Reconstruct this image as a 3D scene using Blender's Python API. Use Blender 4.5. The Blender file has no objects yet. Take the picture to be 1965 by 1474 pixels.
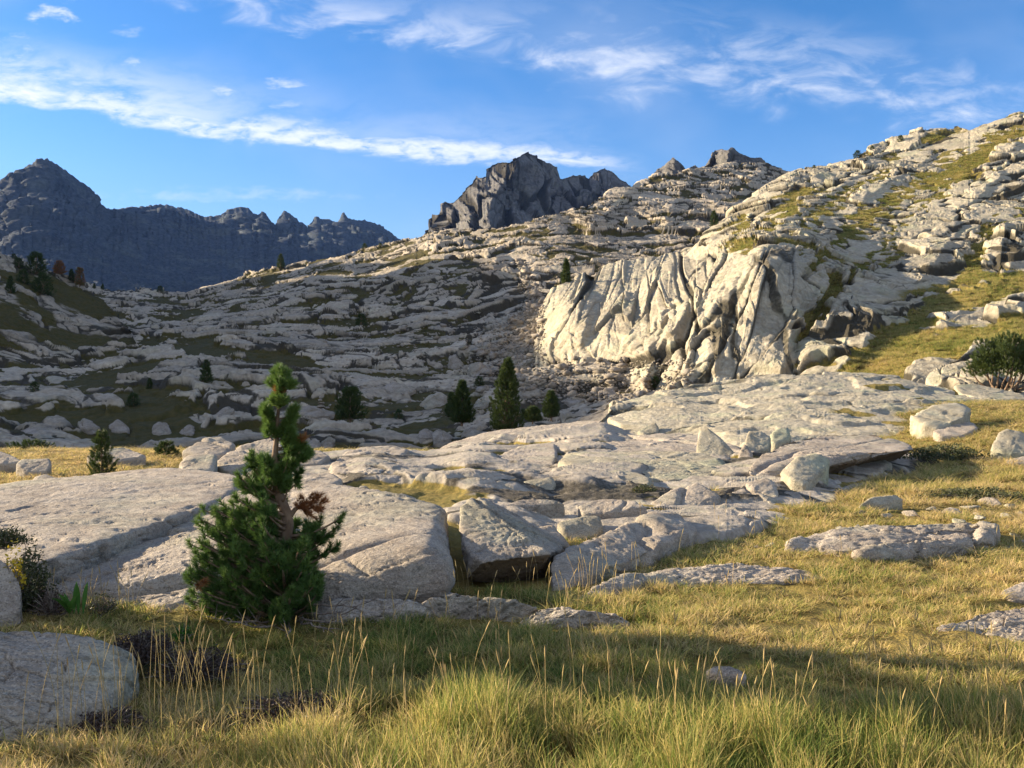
import bpy, bmesh, math, random
import numpy as np
from mathutils import Vector, Matrix
from mathutils.bvhtree import BVHTree

# ------------------------------------------------------------------ camera, world, sun
SC = bpy.context.scene
COL = SC.collection
F = 1702.0            # focal length in photo pixels (photo 1965 x 1474)
CX, CY, EYE = 982.5, 737.0, 1.6
SUN_AZ, SUN_EL = math.radians(-73), math.radians(16.5)   # azimuth from +Y, negative = left of the view

cam = bpy.data.cameras.new('camera'); camo = bpy.data.objects.new('camera', cam); COL.objects.link(camo)
cam.sensor_width = 36.0; cam.lens = 36.0 * F / 1965.0
cam.clip_start = 0.05; cam.clip_end = 9000
camo.location = (0, 0, EYE); camo.rotation_euler = (math.radians(90), 0, 0)
SC.camera = camo
SC.view_settings.view_transform = 'Standard'; SC.view_settings.look = 'None'
SC.view_settings.gamma = 1.0; SC.view_settings.use_curve_mapping = False
SC.view_settings.exposure = 1.72
SC.cycles.max_bounces = 4; SC.cycles.diffuse_bounces = 3; SC.cycles.glossy_bounces = 1
SC.cycles.transmission_bounces = 3; SC.cycles.transparent_max_bounces = 6

def sun_vec():
    return np.array([math.sin(SUN_AZ) * math.cos(SUN_EL), math.cos(SUN_AZ) * math.cos(SUN_EL), math.sin(SUN_EL)])
sl = bpy.data.lights.new('sun', 'SUN'); slo = bpy.data.objects.new('sun', sl); COL.objects.link(slo)
sl.energy = 5.0; sl.angle = math.radians(0.53); sl.color = (1.0, 0.84, 0.60)
slo.rotation_euler = Vector(sun_vec()).to_track_quat('Z', 'Y').to_euler()
slo.location = (-20, 5, 30)

class NT:
    """small helper around a node tree"""
    def __init__(s, tree): s.t = tree; s.n = tree.nodes; s.l = tree.links
    def add(s, typ, ins=None, **kw):
        nd = s.n.new(typ)
        for k, v in kw.items(): setattr(nd, k, v)
        for k, v in (ins or {}).items():
            sock = nd.inputs[k]
            if isinstance(v, bpy.types.NodeSocket): s.l.new(v, sock)
            else: sock.default_value = v
        return nd
    def math(s, op, a, b=0.0, c=None, clamp=False):
        ins = {0: a, 1: b}
        if c is not None: ins[2] = c
        return s.add('ShaderNodeMath', ins, operation=op, use_clamp=clamp).outputs[0]
    def step(s, x, a, b):
        return s.add('ShaderNodeMapRange', {'Value': x, 'From Min': a, 'From Max': b}, interpolation_type='SMOOTHSTEP', clamp=True).outputs[0]
    def mix(s, f, a, b, blend='MIX'):
        nd = s.add('ShaderNodeMix', data_type='RGBA', blend_type=blend, clamp_factor=True)
        for i, v in ((0, f), (6, a), (7, b)):
            if isinstance(v, bpy.types.NodeSocket): s.l.new(v, nd.inputs[i])
            else: nd.inputs[i].default_value = v if i == 0 else tuple(v) + (1.0,) * (4 - len(v))
        return nd.outputs[2]
    def noise(s, vec, scale, detail=4, rough=0.55, dist=0.0):
        return s.add('ShaderNodeTexNoise', {'Vector': vec, 'Scale': scale, 'Detail': detail, 'Roughness': rough, 'Distortion': dist}).outputs['Fac']

def build_world():
    w = bpy.data.worlds.new('World'); SC.world = w; w.use_nodes = True
    T = NT(w.node_tree); T.n.clear()
    sky = T.add('ShaderNodeTexSky', sky_type='NISHITA', sun_disc=False)
    sky.sun_elevation = SUN_EL; sky.sun_rotation = SUN_AZ
    sky.altitude = 2200; sky.air_density = 1.0; sky.dust_density = 0.7; sky.ozone_density = 2.2
    hs = T.add('ShaderNodeHueSaturation', {'Hue': 0.506, 'Saturation': 1.32, 'Value': 1.0, 'Color': sky.outputs[0]})
    # thin cirrus: laid out by direction, as tangents of azimuth and elevation about +Y
    tc = T.add('ShaderNodeTexCoord')
    sp = T.add('ShaderNodeSeparateXYZ', {0: tc.outputs['Generated']})
    yy = T.math('MAXIMUM', sp.outputs[1], 0.15)
    a = T.math('DIVIDE', sp.outputs[0], yy)
    e = T.math('DIVIDE', sp.outputs[2], yy)
    def pxa(px): return (px - CX) / F
    def pye(py): return (CY - py) / F
    A0, A1 = -0.75, 0.75
    def band(pts):
        fc = T.add('ShaderNodeFloatCurve', {'Value': T.add('ShaderNodeMapRange', {'Value': a, 'From Min': A0, 'From Max': A1}, clamp=True).outputs[0]})
        c = fc.mapping.curves[0]
        q = [((pxa(px) - A0) / (A1 - A0), pye(py)) for px, py in pts]
        while len(c.points) < len(q): c.points.new(0.5, 0.5)
        for p, (x, y) in zip(c.points, q): p.location = (x, y)
        fc.mapping.update()
        return T.math('SUBTRACT', e, fc.outputs[0])      # height above the band's centre line
    def streak(rot, sx, sy, scale, detail, rough, dist, off):
        v = T.add('ShaderNodeCombineXYZ', {0: a, 1: e, 2: off})
        m = T.add('ShaderNodeMapping', {'Vector': v.outputs[0], 'Rotation': (0, 0, rot), 'Scale': (sx, sy, 1)})
        return T.noise(m.outputs[0], scale, detail, rough, dist)
    n1 = streak(math.radians(14), 1.0, 3.0, 9, 6, 0.62, 0.4, 0.3)
    n2 = streak(math.radians(-32), 1.0, 2.6, 11, 6, 0.6, 0.5, 1.7)
    n3 = streak(math.radians(6), 1.2, 3.0, 30, 4, 0.6, 0.3, 2.6)
    nf = streak(math.radians(-25), 1.0, 1.6, 5, 3, 0.5, 0.2, 5.1)
    wob = T.math('MULTIPLY', T.math('SUBTRACT', n1, 0.5), 0.05)
    d1 = T.math('ADD', band([(-320, 130), (0, 172), (200, 203), (420, 238), (600, 262), (800, 285), (1000, 298), (1240, 322)]), wob)
    core1 = T.math('MULTIPLY', T.step(d1, -0.017, -0.004), T.step(d1, 0.021, 0.0))
    soft1 = T.math('MULTIPLY', T.step(d1, -0.010, 0.006), T.step(d1, 0.085, 0.0))
    lim1 = T.step(a, pxa(1262), pxa(1080))
    left1 = T.step(a, pxa(640), pxa(60))
    c1 = T.math('MULTIPLY', T.math('MULTIPLY', core1, T.step(n3, 0.22, 0.62)), lim1)
    c1 = T.math('MULTIPLY', c1, 0.78)
    c1b = T.math('MULTIPLY', T.math('MULTIPLY', soft1, T.step(n1, 0.36, 0.72)), T.math('MULTIPLY', T.math('ADD', T.math('MULTIPLY', left1, 0.85), 0.22), lim1))
    wob2 = T.math('MULTIPLY', T.math('SUBTRACT', n2, 0.5), 0.09)
    d2 = T.math('ADD', band([(300, -45), (500, -8), (700, 22), (900, 58), (1150, 88), (1400, 108), (1700, 150), (1965, 205), (2240, 260)]), wob2)
    wide = T.math('ADD', 0.028, T.math('MULTIPLY', T.step(a, pxa(750), pxa(1300)), 0.026))
    r2 = T.math('DIVIDE', d2, wide)
    body2 = T.math('MULTIPLY', T.step(r2, -1.25, -0.15), T.step(r2, 1.5, -0.1))
    c2 = T.math('MULTIPLY', body2, T.math('ADD', T.math('MULTIPLY', T.step(n2, 0.40, 0.78), 0.70), 0.04))
    c2 = T.math('MULTIPLY', c2, T.math('ADD', 0.62, T.math('MULTIPLY', n3, 0.5)))
    # loose puffs
    wisps = None
    for px, py, rx, ry, k in ((100, 30, 75, 26, .75), (540, 158, 60, 16, .55), (425, 178, 45, 34, .5), (250, 117, 40, 16, .45), (245, 58, 40, 14, .3), (560, 200, 70, 18, .3), (450, 375, 330, 22, .22), (20, 105, 110, 50, .4)):
        g = T.math('SUBTRACT', 1.0, T.math('ADD', T.math('POWER', T.math('ABSOLUTE', T.math('MULTIPLY', T.math('SUBTRACT', a, pxa(px)), F / rx)), 2.0),
                   T.math('POWER', T.math('ABSOLUTE', T.math('MULTIPLY', T.math('SUBTRACT', T.math('ADD', e, T.math('MULTIPLY', wob, 0.4)), pye(py)), F / ry)), 2.0)))
        g = T.math('MULTIPLY', T.step(T.math('ADD', g, T.math('MULTIPLY', T.math('SUBTRACT', n3, 0.62), 3.2)), 0.0, 1.3), T.math('MULTIPLY', T.step(g, -1.2, 0.7), k))
        wisps = g if wisps is None else T.math('MAXIMUM', wisps, g)
    m = T.math('MAXIMUM', T.math('MAXIMUM', c1, c1b), T.math('MAXIMUM', c2, wisps))
    veil = T.math('MULTIPLY', T.step(nf, 0.45, 0.8), 0.10)
    m = T.math('MULTIPLY', T.math('ADD', m, veil, clamp=True), T.step(sp.outputs[1], 0.16, 0.4), clamp=True)
    # unseen cloud sheet added over the sky behind the viewer, for neutral fill light
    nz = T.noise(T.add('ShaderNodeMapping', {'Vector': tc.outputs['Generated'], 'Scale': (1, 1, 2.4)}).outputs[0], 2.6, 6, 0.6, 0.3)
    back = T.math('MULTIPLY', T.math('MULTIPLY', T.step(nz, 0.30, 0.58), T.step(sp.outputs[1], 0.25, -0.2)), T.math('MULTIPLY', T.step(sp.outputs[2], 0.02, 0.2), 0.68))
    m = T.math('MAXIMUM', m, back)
    blue = T.mix(1.0, hs.outputs[0], (0.95, 0.74, 0.68), 'MULTIPLY')
    blue = T.mix(T.math('MULTIPLY', T.step(e, 0.34, 0.02), 0.62), blue, (0.95, 1.45, 1.95))      # paler air towards the horizon
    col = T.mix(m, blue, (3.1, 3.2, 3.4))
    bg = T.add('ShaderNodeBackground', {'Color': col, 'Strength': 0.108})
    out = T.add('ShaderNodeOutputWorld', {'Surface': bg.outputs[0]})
build_world()

# ------------------------------------------------------------------ helpers
def P(px, py, D):
    return np.array([(px - CX) / F * D, D, EYE + (CY - py) / F * D])
def g(px, py, h=0.0):
    """the point seen at a photo pixel that stands h above flat ground"""
    return (px, py, F * (EYE - h) / (py - CY))

def tag(o, label=None, cat=None, group=None, kind=None):
    if label: o['label'] = label
    if cat: o['category'] = cat
    if group: o['group'] = group
    if kind: o['kind'] = kind
    return o

def mesh_np(name, V, Q=None, T=None, attrs=None, smooth=True):
    me = bpy.data.meshes.new(name)
    V = np.ascontiguousarray(V, dtype=np.float32)
    nq = 0 if Q is None else len(Q); nt = 0 if T is None else len(T)
    me.vertices.add(len(V)); me.vertices.foreach_set('co', V.ravel())
    idx = []; 
    if nq: idx.append(np.asarray(Q, dtype=np.int32).ravel())
    if nt: idx.append(np.asarray(T, dtype=np.int32).ravel())
    idx = np.concatenate(idx)
    me.loops.add(len(idx)); me.loops.foreach_set('vertex_index', idx)
    starts = np.concatenate([np.arange(nq) * 4, nq * 4 + np.arange(nt) * 3]).astype(np.int32)
    me.polygons.add(nq + nt); me.polygons.foreach_set('loop_start', starts)
    me.update(calc_edges=True)
    if smooth: me.polygons.foreach_set('use_smooth', np.ones(nq + nt, dtype=bool))
    for k, a in (attrs or {}).items():
        at = me.attributes.new(k, 'FLOAT', 'POINT'); at.data.foreach_set('value', np.asarray(a, dtype=np.float32))
    me.validate(verbose=False)
    return me

def link(name, me, mat=None, parent=None, loc=None):
    o = bpy.data.objects.new(name, me); COL.objects.link(o)
    if mat is not None and me is not None: me.materials.append(mat)
    if parent is not None: o.parent = parent
    if loc is not None: o.location = loc
    return o

rs = np.random.RandomState(7)
_perm = np.concatenate([rs.permutation(256)] * 2).astype(np.int32)
_gr = rs.normal(size=(256, 3)); _gr /= np.linalg.norm(_gr, axis=1)[:, None]; _gr = _gr.astype(np.float32)
def _perlin(p):
    i = np.floor(p).astype(np.int32); f = (p - i).astype(np.float32); i &= 255
    u = f * f * f * (f * (f * 6 - 15) + 10)
    def c(dx, dy, dz):
        h = _perm[(_perm[(_perm[(i[:, 0] + dx) & 255] + i[:, 1] + dy) & 255] + i[:, 2] + dz) & 255]
        q = _gr[h]
        return q[:, 0] * (f[:, 0] - dx) + q[:, 1] * (f[:, 1] - dy) + q[:, 2] * (f[:, 2] - dz)
    def lp(a, b, t): return a + (b - a) * t
    x00 = lp(c(0, 0, 0), c(1, 0, 0), u[:, 0]); x10 = lp(c(0, 1, 0), c(1, 1, 0), u[:, 0])
    x01 = lp(c(0, 0, 1), c(1, 0, 1), u[:, 0]); x11 = lp(c(0, 1, 1), c(1, 1, 1), u[:, 0])
    return lp(lp(x00, x10, u[:, 1]), lp(x01, x11, u[:, 1]), u[:, 2])
def perlin(p):
    p = np.asarray(p, dtype=np.float64)
    out = np.empty(len(p), np.float32)
    for s in range(0, len(p), 200000): out[s:s + 200000] = _perlin(p[s:s + 200000])
    return out * 1.6
def fbm(p, f=1.0, octv=4, gain=0.5, off=0.0):
    s = 0; a = 1.0; p = np.asarray(p, dtype=np.float64) * f + off
    for _ in range(octv):
        s = s + a * perlin(p); a *= gain; p = p * 2.03 + 17.3
    return s
def ridged(p, f=1.0, octv=4, gain=0.5, off=0.0):
    s = 0; a = 1.0; p = np.asarray(p, dtype=np.float64) * f + off
    for _ in range(octv):
        s = s + a * (1 - 2 * np.abs(perlin(p))); a *= gain; p = p * 2.07 + 9.1
    return s
def sstep(a, b, x):
    t = np.clip((x - a) / (b - a), 0, 1); return t * t * (3 - 2 * t)
def hsh(i, j, k):
    h = (i.astype(np.int64) * 374761393 + j.astype(np.int64) * 668265263 + k * 2147483647 + 1013904223) & 0xffffffff
    h = ((h ^ (h >> 13)) * 1274126177) & 0xffffffff
    h = h ^ (h >> 16)
    return (h & 0xffffff) / float(0xffffff)
def voro(u, v, seed):
    """F1, F2 and, for the nearest cell, three random numbers and the offset from its point"""
    iu = np.floor(u).astype(np.int64); iv = np.floor(v).astype(np.int64)
    F1 = np.full(u.shape, 9.0); F2 = np.full(u.shape, 9.0)
    ci = np.zeros_like(iu); cj = np.zeros_like(iv); ox = np.zeros(u.shape); oy = np.zeros(u.shape)
    for a in (-1, 0, 1):
        for b in (-1, 0, 1):
            i = iu + a; j = iv + b
            px = i + 0.08 + 0.84 * hsh(i, j, seed); py = j + 0.08 + 0.84 * hsh(i, j, seed + 1)
            dx = u - px; dy = v - py; d = np.sqrt(dx * dx + dy * dy)
            m = d < F1
            F2 = np.where(m, F1, np.minimum(F2, d))
            ci = np.where(m, i, ci); cj = np.where(m, j, cj); ox = np.where(m, dx, ox); oy = np.where(m, dy, oy)
            F1 = np.where(m, d, F1)
    return F1, F2, hsh(ci, cj, seed + 5), hsh(ci, cj, seed + 6), hsh(ci, cj, seed + 7), ox, oy

def tps(ctrl, X, Y):
    """thin-plate surface of log depth through control points (px, py, D)"""
    c = np.array(ctrl, float); q = c[:, :2] / 500.0; n = len(c)
    def U(r2): return np.where(r2 > 1e-12, r2 * np.log(np.maximum(r2, 1e-12)), 0) * 0.5
    K = U(((q[:, None] - q[None]) ** 2).sum(2)) + np.eye(n) * 2e-4
    A = np.zeros((n + 3, n + 3)); A[:n, :n] = K; A[:n, n] = 1; A[:n, n + 1:] = q; A[n, :n] = 1; A[n + 1:, :n] = q.T
    w = np.linalg.solve(A, np.concatenate([np.log(c[:, 2]), np.zeros(3)]))
    out = np.empty(X.size); xf, yf = X.ravel() / 500.0, Y.ravel() / 500.0
    for s in range(0, X.size, 40000):
        x = xf[s:s + 40000]; y = yf[s:s + 40000]
        r2 = (x[:, None] - q[None, :, 0]) ** 2 + (y[:, None] - q[None, :, 1]) ** 2
        out[s:s + 40000] = U(r2) @ w[:n] + w[n] + x * w[n + 1] + y * w[n + 2]
    return np.exp(out).reshape(X.shape)

def sheet(name, ctrl, top, bot, x0, x1, nx, ny, disp, mat, back=30, backstep=1.0, backfall=0.35, ribs=(), jag=None):
    """a hillside: a surface whose real depth follows the control points, with its far side behind the crest"""
    px = np.linspace(x0, x1, nx)
    tp = np.interp(px, [a for a, b in top], [b for a, b in top])
    bt = np.interp(px, [a for a, b in bot], [b for a, b in bot])
    if jag is not None: tp = tp + jag(px)
    v = np.linspace(0, 1, ny)
    PY = tp[None] + (bt - tp)[None] * v[:, None]; PX = np.repeat(px[None], ny, 0)
    cg = max(6, nx // 6), max(6, ny // 6)     # the smooth depth is solved on a coarser grid
    ix = np.linspace(0, nx - 1, cg[0]); iy = np.linspace(0, ny - 1, cg[1])
    ixr = np.round(ix).astype(int); iyr = np.round(iy).astype(int)
    Dc = tps(ctrl, PX[np.ix_(iyr, ixr)], PY[np.ix_(iyr, ixr)])
    tmp = np.array([np.interp(np.arange(nx), ixr, r) for r in Dc])
    D = np.array([np.interp(np.arange(ny), iyr, tmp[:, k]) for k in range(nx)]).T
    D0 = D; D = D - rib_field(ribs, PX, PY)
    def grid(D):
        X = (PX - CX) / F * D; Z = EYE + (CY - PY) / F * D
        if back:
            k = np.arange(back, 0, -1)[:, None] ** 1.3 * backstep
            kx = X[0] / D[0]; Db = D[0][None] + k
            X = np.vstack([kx[None] * Db, X]); Z = np.vstack([Z[0][None] - k * backfall, Z]); D = np.vstack([Db, D])
        return np.stack([X, D, Z], 2)
    G0 = grid(D0); G = grid(D)
    if back:
        PX = np.vstack([np.repeat(px[None], back, 0), PX]); PY = np.vstack([np.repeat(tp[None], back, 0), PY])
    R = G.shape[0]
    du = np.gradient(G0, axis=1); dv = np.gradient(G0, axis=0)
    N = np.cross(dv, du); N /= np.linalg.norm(N, axis=2)[..., None] + 1e-9
    flip = np.sign((N * np.array([0, -0.6, 0.8])).sum(2)); flip[flip == 0] = 1
    N *= flip[..., None]
    h, grass, tone, *jn = disp(G0.reshape(-1, 3), PX.ravel(), PY.ravel(), N.reshape(-1, 3))
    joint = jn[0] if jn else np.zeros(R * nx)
    Pf = G.reshape(-1, 3) + N.reshape(-1, 3) * h[:, None]
    a = np.arange(R * nx).reshape(R, nx)
    Q = np.stack([a[:-1, :-1], a[1:, :-1], a[1:, 1:], a[:-1, 1:]], 2).reshape(-1, 4)
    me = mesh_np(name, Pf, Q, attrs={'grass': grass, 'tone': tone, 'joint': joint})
    o = link(name, me, mat)
    o.data['w'] = nx
    return o

def rib_field(ribs, PX, PY):
    """ribs and walls of rock standing out of a slope: each a line with a gentle left flank and an abrupt right one (metres towards the eye)"""
    out = np.zeros(PX.shape)
    for pts, wl, wr, amp in ribs:
        pts = np.array(pts, float); best = np.full(PX.shape, 1e9); sd = np.zeros(PX.shape); tt = np.zeros(PX.shape)
        L = np.linalg.norm(np.diff(pts, axis=0), axis=1); cum = np.concatenate([[0], np.cumsum(L)])
        for k in range(len(pts) - 1):
            a, b = pts[k], pts[k + 1]; d = b - a; ll = (d ** 2).sum()
            t = np.clip(((PX - a[0]) * d[0] + (PY - a[1]) * d[1]) / ll, 0, 1)
            ex = PX - a[0] - t * d[0]; ey = PY - a[1] - t * d[1]
            r = np.sqrt(ex * ex + ey * ey)
            s = np.sign(d[0] * ey - d[1] * ex)   # for a line drawn downwards, positive is its left on screen
            m = r < best
            best = np.where(m, r, best); sd = np.where(m, s, sd); tt = np.where(m, (cum[k] + t * L[k]) / cum[-1], tt)
        w = np.where(sd > 0, wl, wr)
        f = np.clip(1 - best / w, 0, 1)
        f = np.where(sd > 0, f ** 0.8, f * f * (3 - 2 * f))
        out = np.maximum(out, amp * f * sstep(0, 0.12, tt) * sstep(1.0, 0.85, tt) ) if amp > 0 else out + amp * f
    return out
# ------------------------------------------------------------------ materials
def new_mat(name):
    m = bpy.data.materials.new(name); m.use_nodes = True
    T = NT(m.node_tree); T.n.clear()
    return m, T
def finish(T, col, rough=0.9, bump=None, bstr=0.5, bdist=0.02, spec=0.25, normal=None):
    ins = {'Base Color': col, 'Roughness': rough, 'Specular IOR Level': spec}
    if bump is not None:
        ins['Normal'] = T.add('ShaderNodeBump', {'Height': bump, 'Strength': bstr, 'Distance': bdist}).outputs[0]
    b = T.add('ShaderNodeBsdfPrincipled', ins)
    T.add('ShaderNodeOutputMaterial', {'Surface': b.outputs[0]})

def mat_terrain(name, dark, light, g1, g2, s=1.0, lichen=(0.34, 0.36, 0.22), lich=0.35, soil=(0.05, 0.04, 0.028), bd=0.25, bs=0.8):
    """bare granite with turf where the 'grass' attribute says so; s = size of the features in metres"""
    m, T = new_mat(name)
    pos = T.add('ShaderNodeNewGeometry').outputs['Position']
    gr = T.add('ShaderNodeAttribute', attribute_name='grass').outputs['Fac']
    tn = T.add('ShaderNodeAttribute', attribute_name='tone').outputs['Fac']
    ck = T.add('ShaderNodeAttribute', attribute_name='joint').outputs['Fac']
    n1 = T.noise(pos, 0.35 / s, 6, 0.6); n2 = T.noise(pos, 2.4 / s, 6, 0.65); n3 = T.noise(pos, 9.0 / s, 4, 0.7)
    st = T.noise(T.add('ShaderNodeMapping', {'Vector': pos, 'Scale': (1.6, 1.2, 0.3)}).outputs[0], 1.0 / s, 4, 0.6)
    col = T.mix(T.step(n2, 0.3, 0.72), dark, light)
    col = T.mix(T.math('MULTIPLY', T.step(st, 0.52, 0.75), 0.35), col, tuple(c * 0.55 for c in dark))
    col = T.mix(T.math('MULTIPLY', T.step(n1, 0.48, 0.72), lich), col, lichen)
    col = T.mix(T.math('MULTIPLY', T.step(n3, 0.62, 0.72), 0.4), col, tuple(c * 0.6 for c in dark))
    k = T.add('ShaderNodeMapRange', {'Value': tn, 'To Min': 0.72, 'To Max': 1.16}, clamp=True).outputs[0]
    col = T.mix(1.0, col, T.add('ShaderNodeCombineColor', {0: k, 1: k, 2: k}).outputs[0], 'MULTIPLY')
    turf = T.mix(T.step(n2, 0.35, 0.68), g1, g2)
    turf = T.mix(T.step(n3, 0.55, 0.75), turf, soil)
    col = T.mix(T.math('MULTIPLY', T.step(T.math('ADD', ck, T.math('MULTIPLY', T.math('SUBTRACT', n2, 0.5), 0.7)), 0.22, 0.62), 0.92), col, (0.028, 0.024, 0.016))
    f = T.step(T.math('ADD', gr, T.math('MULTIPLY', T.math('SUBTRACT', n2, 0.5), 0.5)), 0.35, 0.6)
    col = T.mix(f, col, turf)
    bump = T.math('ADD', T.math('MULTIPLY', n2, 0.7), T.math('MULTIPLY', n3, 0.35))
    finish(T, col, 0.95, bump, bs, bd * s, 0.15)
    return m

def mat_rock(name, dark, light, lich=0.3, scale=1.0, bd=0.028, bs=1.0, stain=0.0, lichcol=(0.36, 0.38, 0.24)):
    """close-up granite: speckled, lichen-blotched, rough scaly skin"""
    m, T = new_mat(name)
    pos = T.add('ShaderNodeNewGeometry').outputs['Position']
    tn = T.add('ShaderNodeAttribute', attribute_name='tone').outputs['Fac']
    ru = T.add('ShaderNodeAttribute', attribute_name='rust').outputs['Fac']
    n0 = T.noise(pos, 0.8 * scale, 5, 0.55); n1 = T.noise(pos, 3.2 * scale, 6, 0.62); n2 = T.noise(pos, 30 * scale, 5, 0.7)
    sp = T.add('ShaderNodeTexVoronoi', {'Vector': pos, 'Scale': 110 * scale}).outputs['Color']
    spk = T.add('ShaderNodeSeparateColor', {0: sp}).outputs[0]
    sc = T.noise(T.add('ShaderNodeMapping', {'Vector': pos, 'Rotation': (0, 0, 0.5), 'Scale': (1.0, 2.4, 1.6)}).outputs[0], 15 * scale, 5, 0.62, 0.5)
    col = T.mix(T.step(n1, 0.3, 0.7), dark, light)
    col = T.mix(T.math('MULTIPLY', T.step(spk, 0.72, 0.95), 0.5), col, tuple(c * 0.45 for c in dark))
    col = T.mix(T.math('MULTIPLY', T.step(spk, 0.25, 0.05), 0.4), col, tuple(min(0.75, c * 1.35) for c in light))
    col = T.mix(T.math('MULTIPLY', T.step(n0, 0.5, 0.7), lich), col, lichcol)
    nb = T.noise(pos, 6.5 * scale, 7, 0.72)
    col = T.mix(T.math('MULTIPLY', T.step(T.math('ADD', nb, T.math('MULTIPLY', T.math('SUBTRACT', n0, 0.5), 0.5)), 0.56, 0.66), 0.5), col, (0.135, 0.125, 0.10))
    col = T.mix(T.math('MULTIPLY', T.step(n2, 0.58, 0.7), 0.45), col, tuple(c * 0.5 for c in dark))
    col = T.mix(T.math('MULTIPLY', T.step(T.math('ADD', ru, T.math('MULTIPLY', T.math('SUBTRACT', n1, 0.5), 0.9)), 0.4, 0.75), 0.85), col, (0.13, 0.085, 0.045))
    k = T.add('ShaderNodeMapRange', {'Value': tn, 'To Min': 0.8, 'To Max': 1.12}, clamp=True).outputs[0]
    col = T.mix(1.0, col, T.add('ShaderNodeCombineColor', {0: k, 1: k, 2: k}).outputs[0], 'MULTIPLY')
    bump = T.math('ADD', T.math('ADD', T.math('MULTIPLY', sc, 0.9), T.math('MULTIPLY', n2, 0.5)), T.math('MULTIPLY', n1, 0.3))
    finish(T, col, 0.92, bump, bs, bd, 0.2)
    return m

M = {}
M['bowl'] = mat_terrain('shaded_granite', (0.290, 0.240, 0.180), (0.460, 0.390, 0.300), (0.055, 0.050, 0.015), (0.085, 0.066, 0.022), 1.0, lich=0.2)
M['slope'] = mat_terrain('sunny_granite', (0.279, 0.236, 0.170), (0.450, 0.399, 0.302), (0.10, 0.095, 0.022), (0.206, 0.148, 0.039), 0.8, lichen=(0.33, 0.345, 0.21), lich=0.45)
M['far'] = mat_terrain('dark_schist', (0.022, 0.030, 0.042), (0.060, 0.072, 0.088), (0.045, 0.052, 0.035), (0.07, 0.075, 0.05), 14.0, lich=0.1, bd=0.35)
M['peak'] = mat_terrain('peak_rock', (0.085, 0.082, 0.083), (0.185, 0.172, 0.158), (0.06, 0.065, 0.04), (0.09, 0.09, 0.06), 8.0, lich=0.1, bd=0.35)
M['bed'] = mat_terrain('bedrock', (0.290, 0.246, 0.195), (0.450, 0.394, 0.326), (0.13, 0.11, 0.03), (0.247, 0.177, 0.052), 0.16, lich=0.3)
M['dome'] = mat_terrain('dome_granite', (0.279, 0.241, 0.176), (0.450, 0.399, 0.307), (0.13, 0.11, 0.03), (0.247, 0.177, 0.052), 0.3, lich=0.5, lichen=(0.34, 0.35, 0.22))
M['rock'] = mat_rock('granite_boulder', (0.270, 0.222, 0.170), (0.430, 0.364, 0.292), 0.35)
M['slab'] = mat_rock('granite_slab', (0.300, 0.246, 0.195), (0.460, 0.394, 0.321), 0.25, bs=1.0, bd=0.038)
M['lime'] = mat_rock('lichened_granite', (0.279, 0.241, 0.170), (0.439, 0.389, 0.292), 0.6)

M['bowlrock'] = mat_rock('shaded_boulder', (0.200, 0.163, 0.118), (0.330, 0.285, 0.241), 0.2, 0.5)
def mat_ground():
    m, T = new_mat('turf_soil')
    pos = T.add('ShaderNodeNewGeometry').outputs['Position']
    n1 = T.noise(pos, 0.9, 5, 0.6); n2 = T.noise(pos, 7, 5, 0.65); n3 = T.noise(pos, 40, 3, 0.7)
    c = T.mix(T.step(n1, 0.35, 0.65), (0.15, 0.125, 0.035), (0.278, 0.197, 0.057))
    c = T.mix(T.step(n2, 0.52, 0.7), c, (0.08, 0.058, 0.028))
    c = T.mix(T.math('MULTIPLY', n3, 0.6), c, (0.165, 0.128, 0.044))
    finish(T, c, 1.0, T.math('ADD', n2, T.math('MULTIPLY', n3, 0.5)), 0.9, 0.04, 0.1)
    return m
M['ground'] = mat_ground()
# ------------------------------------------------------------------ far mountains
def quick_disp(fr, amp, octv=6, gain=0.55, vert=None):
    def f(p, px, py, n):
        q = p.copy()
        if vert: q[:, 2] *= vert
        h = amp * ridged(q, fr, octv, gain) + amp * 0.5 * fbm(p, fr * 0.4, 3)
        fade = np.ones(len(p))
        return h, 0.0 * h, 0.5 + 0.35 * fbm(p, fr * 0.7, 3)
    return f

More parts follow.
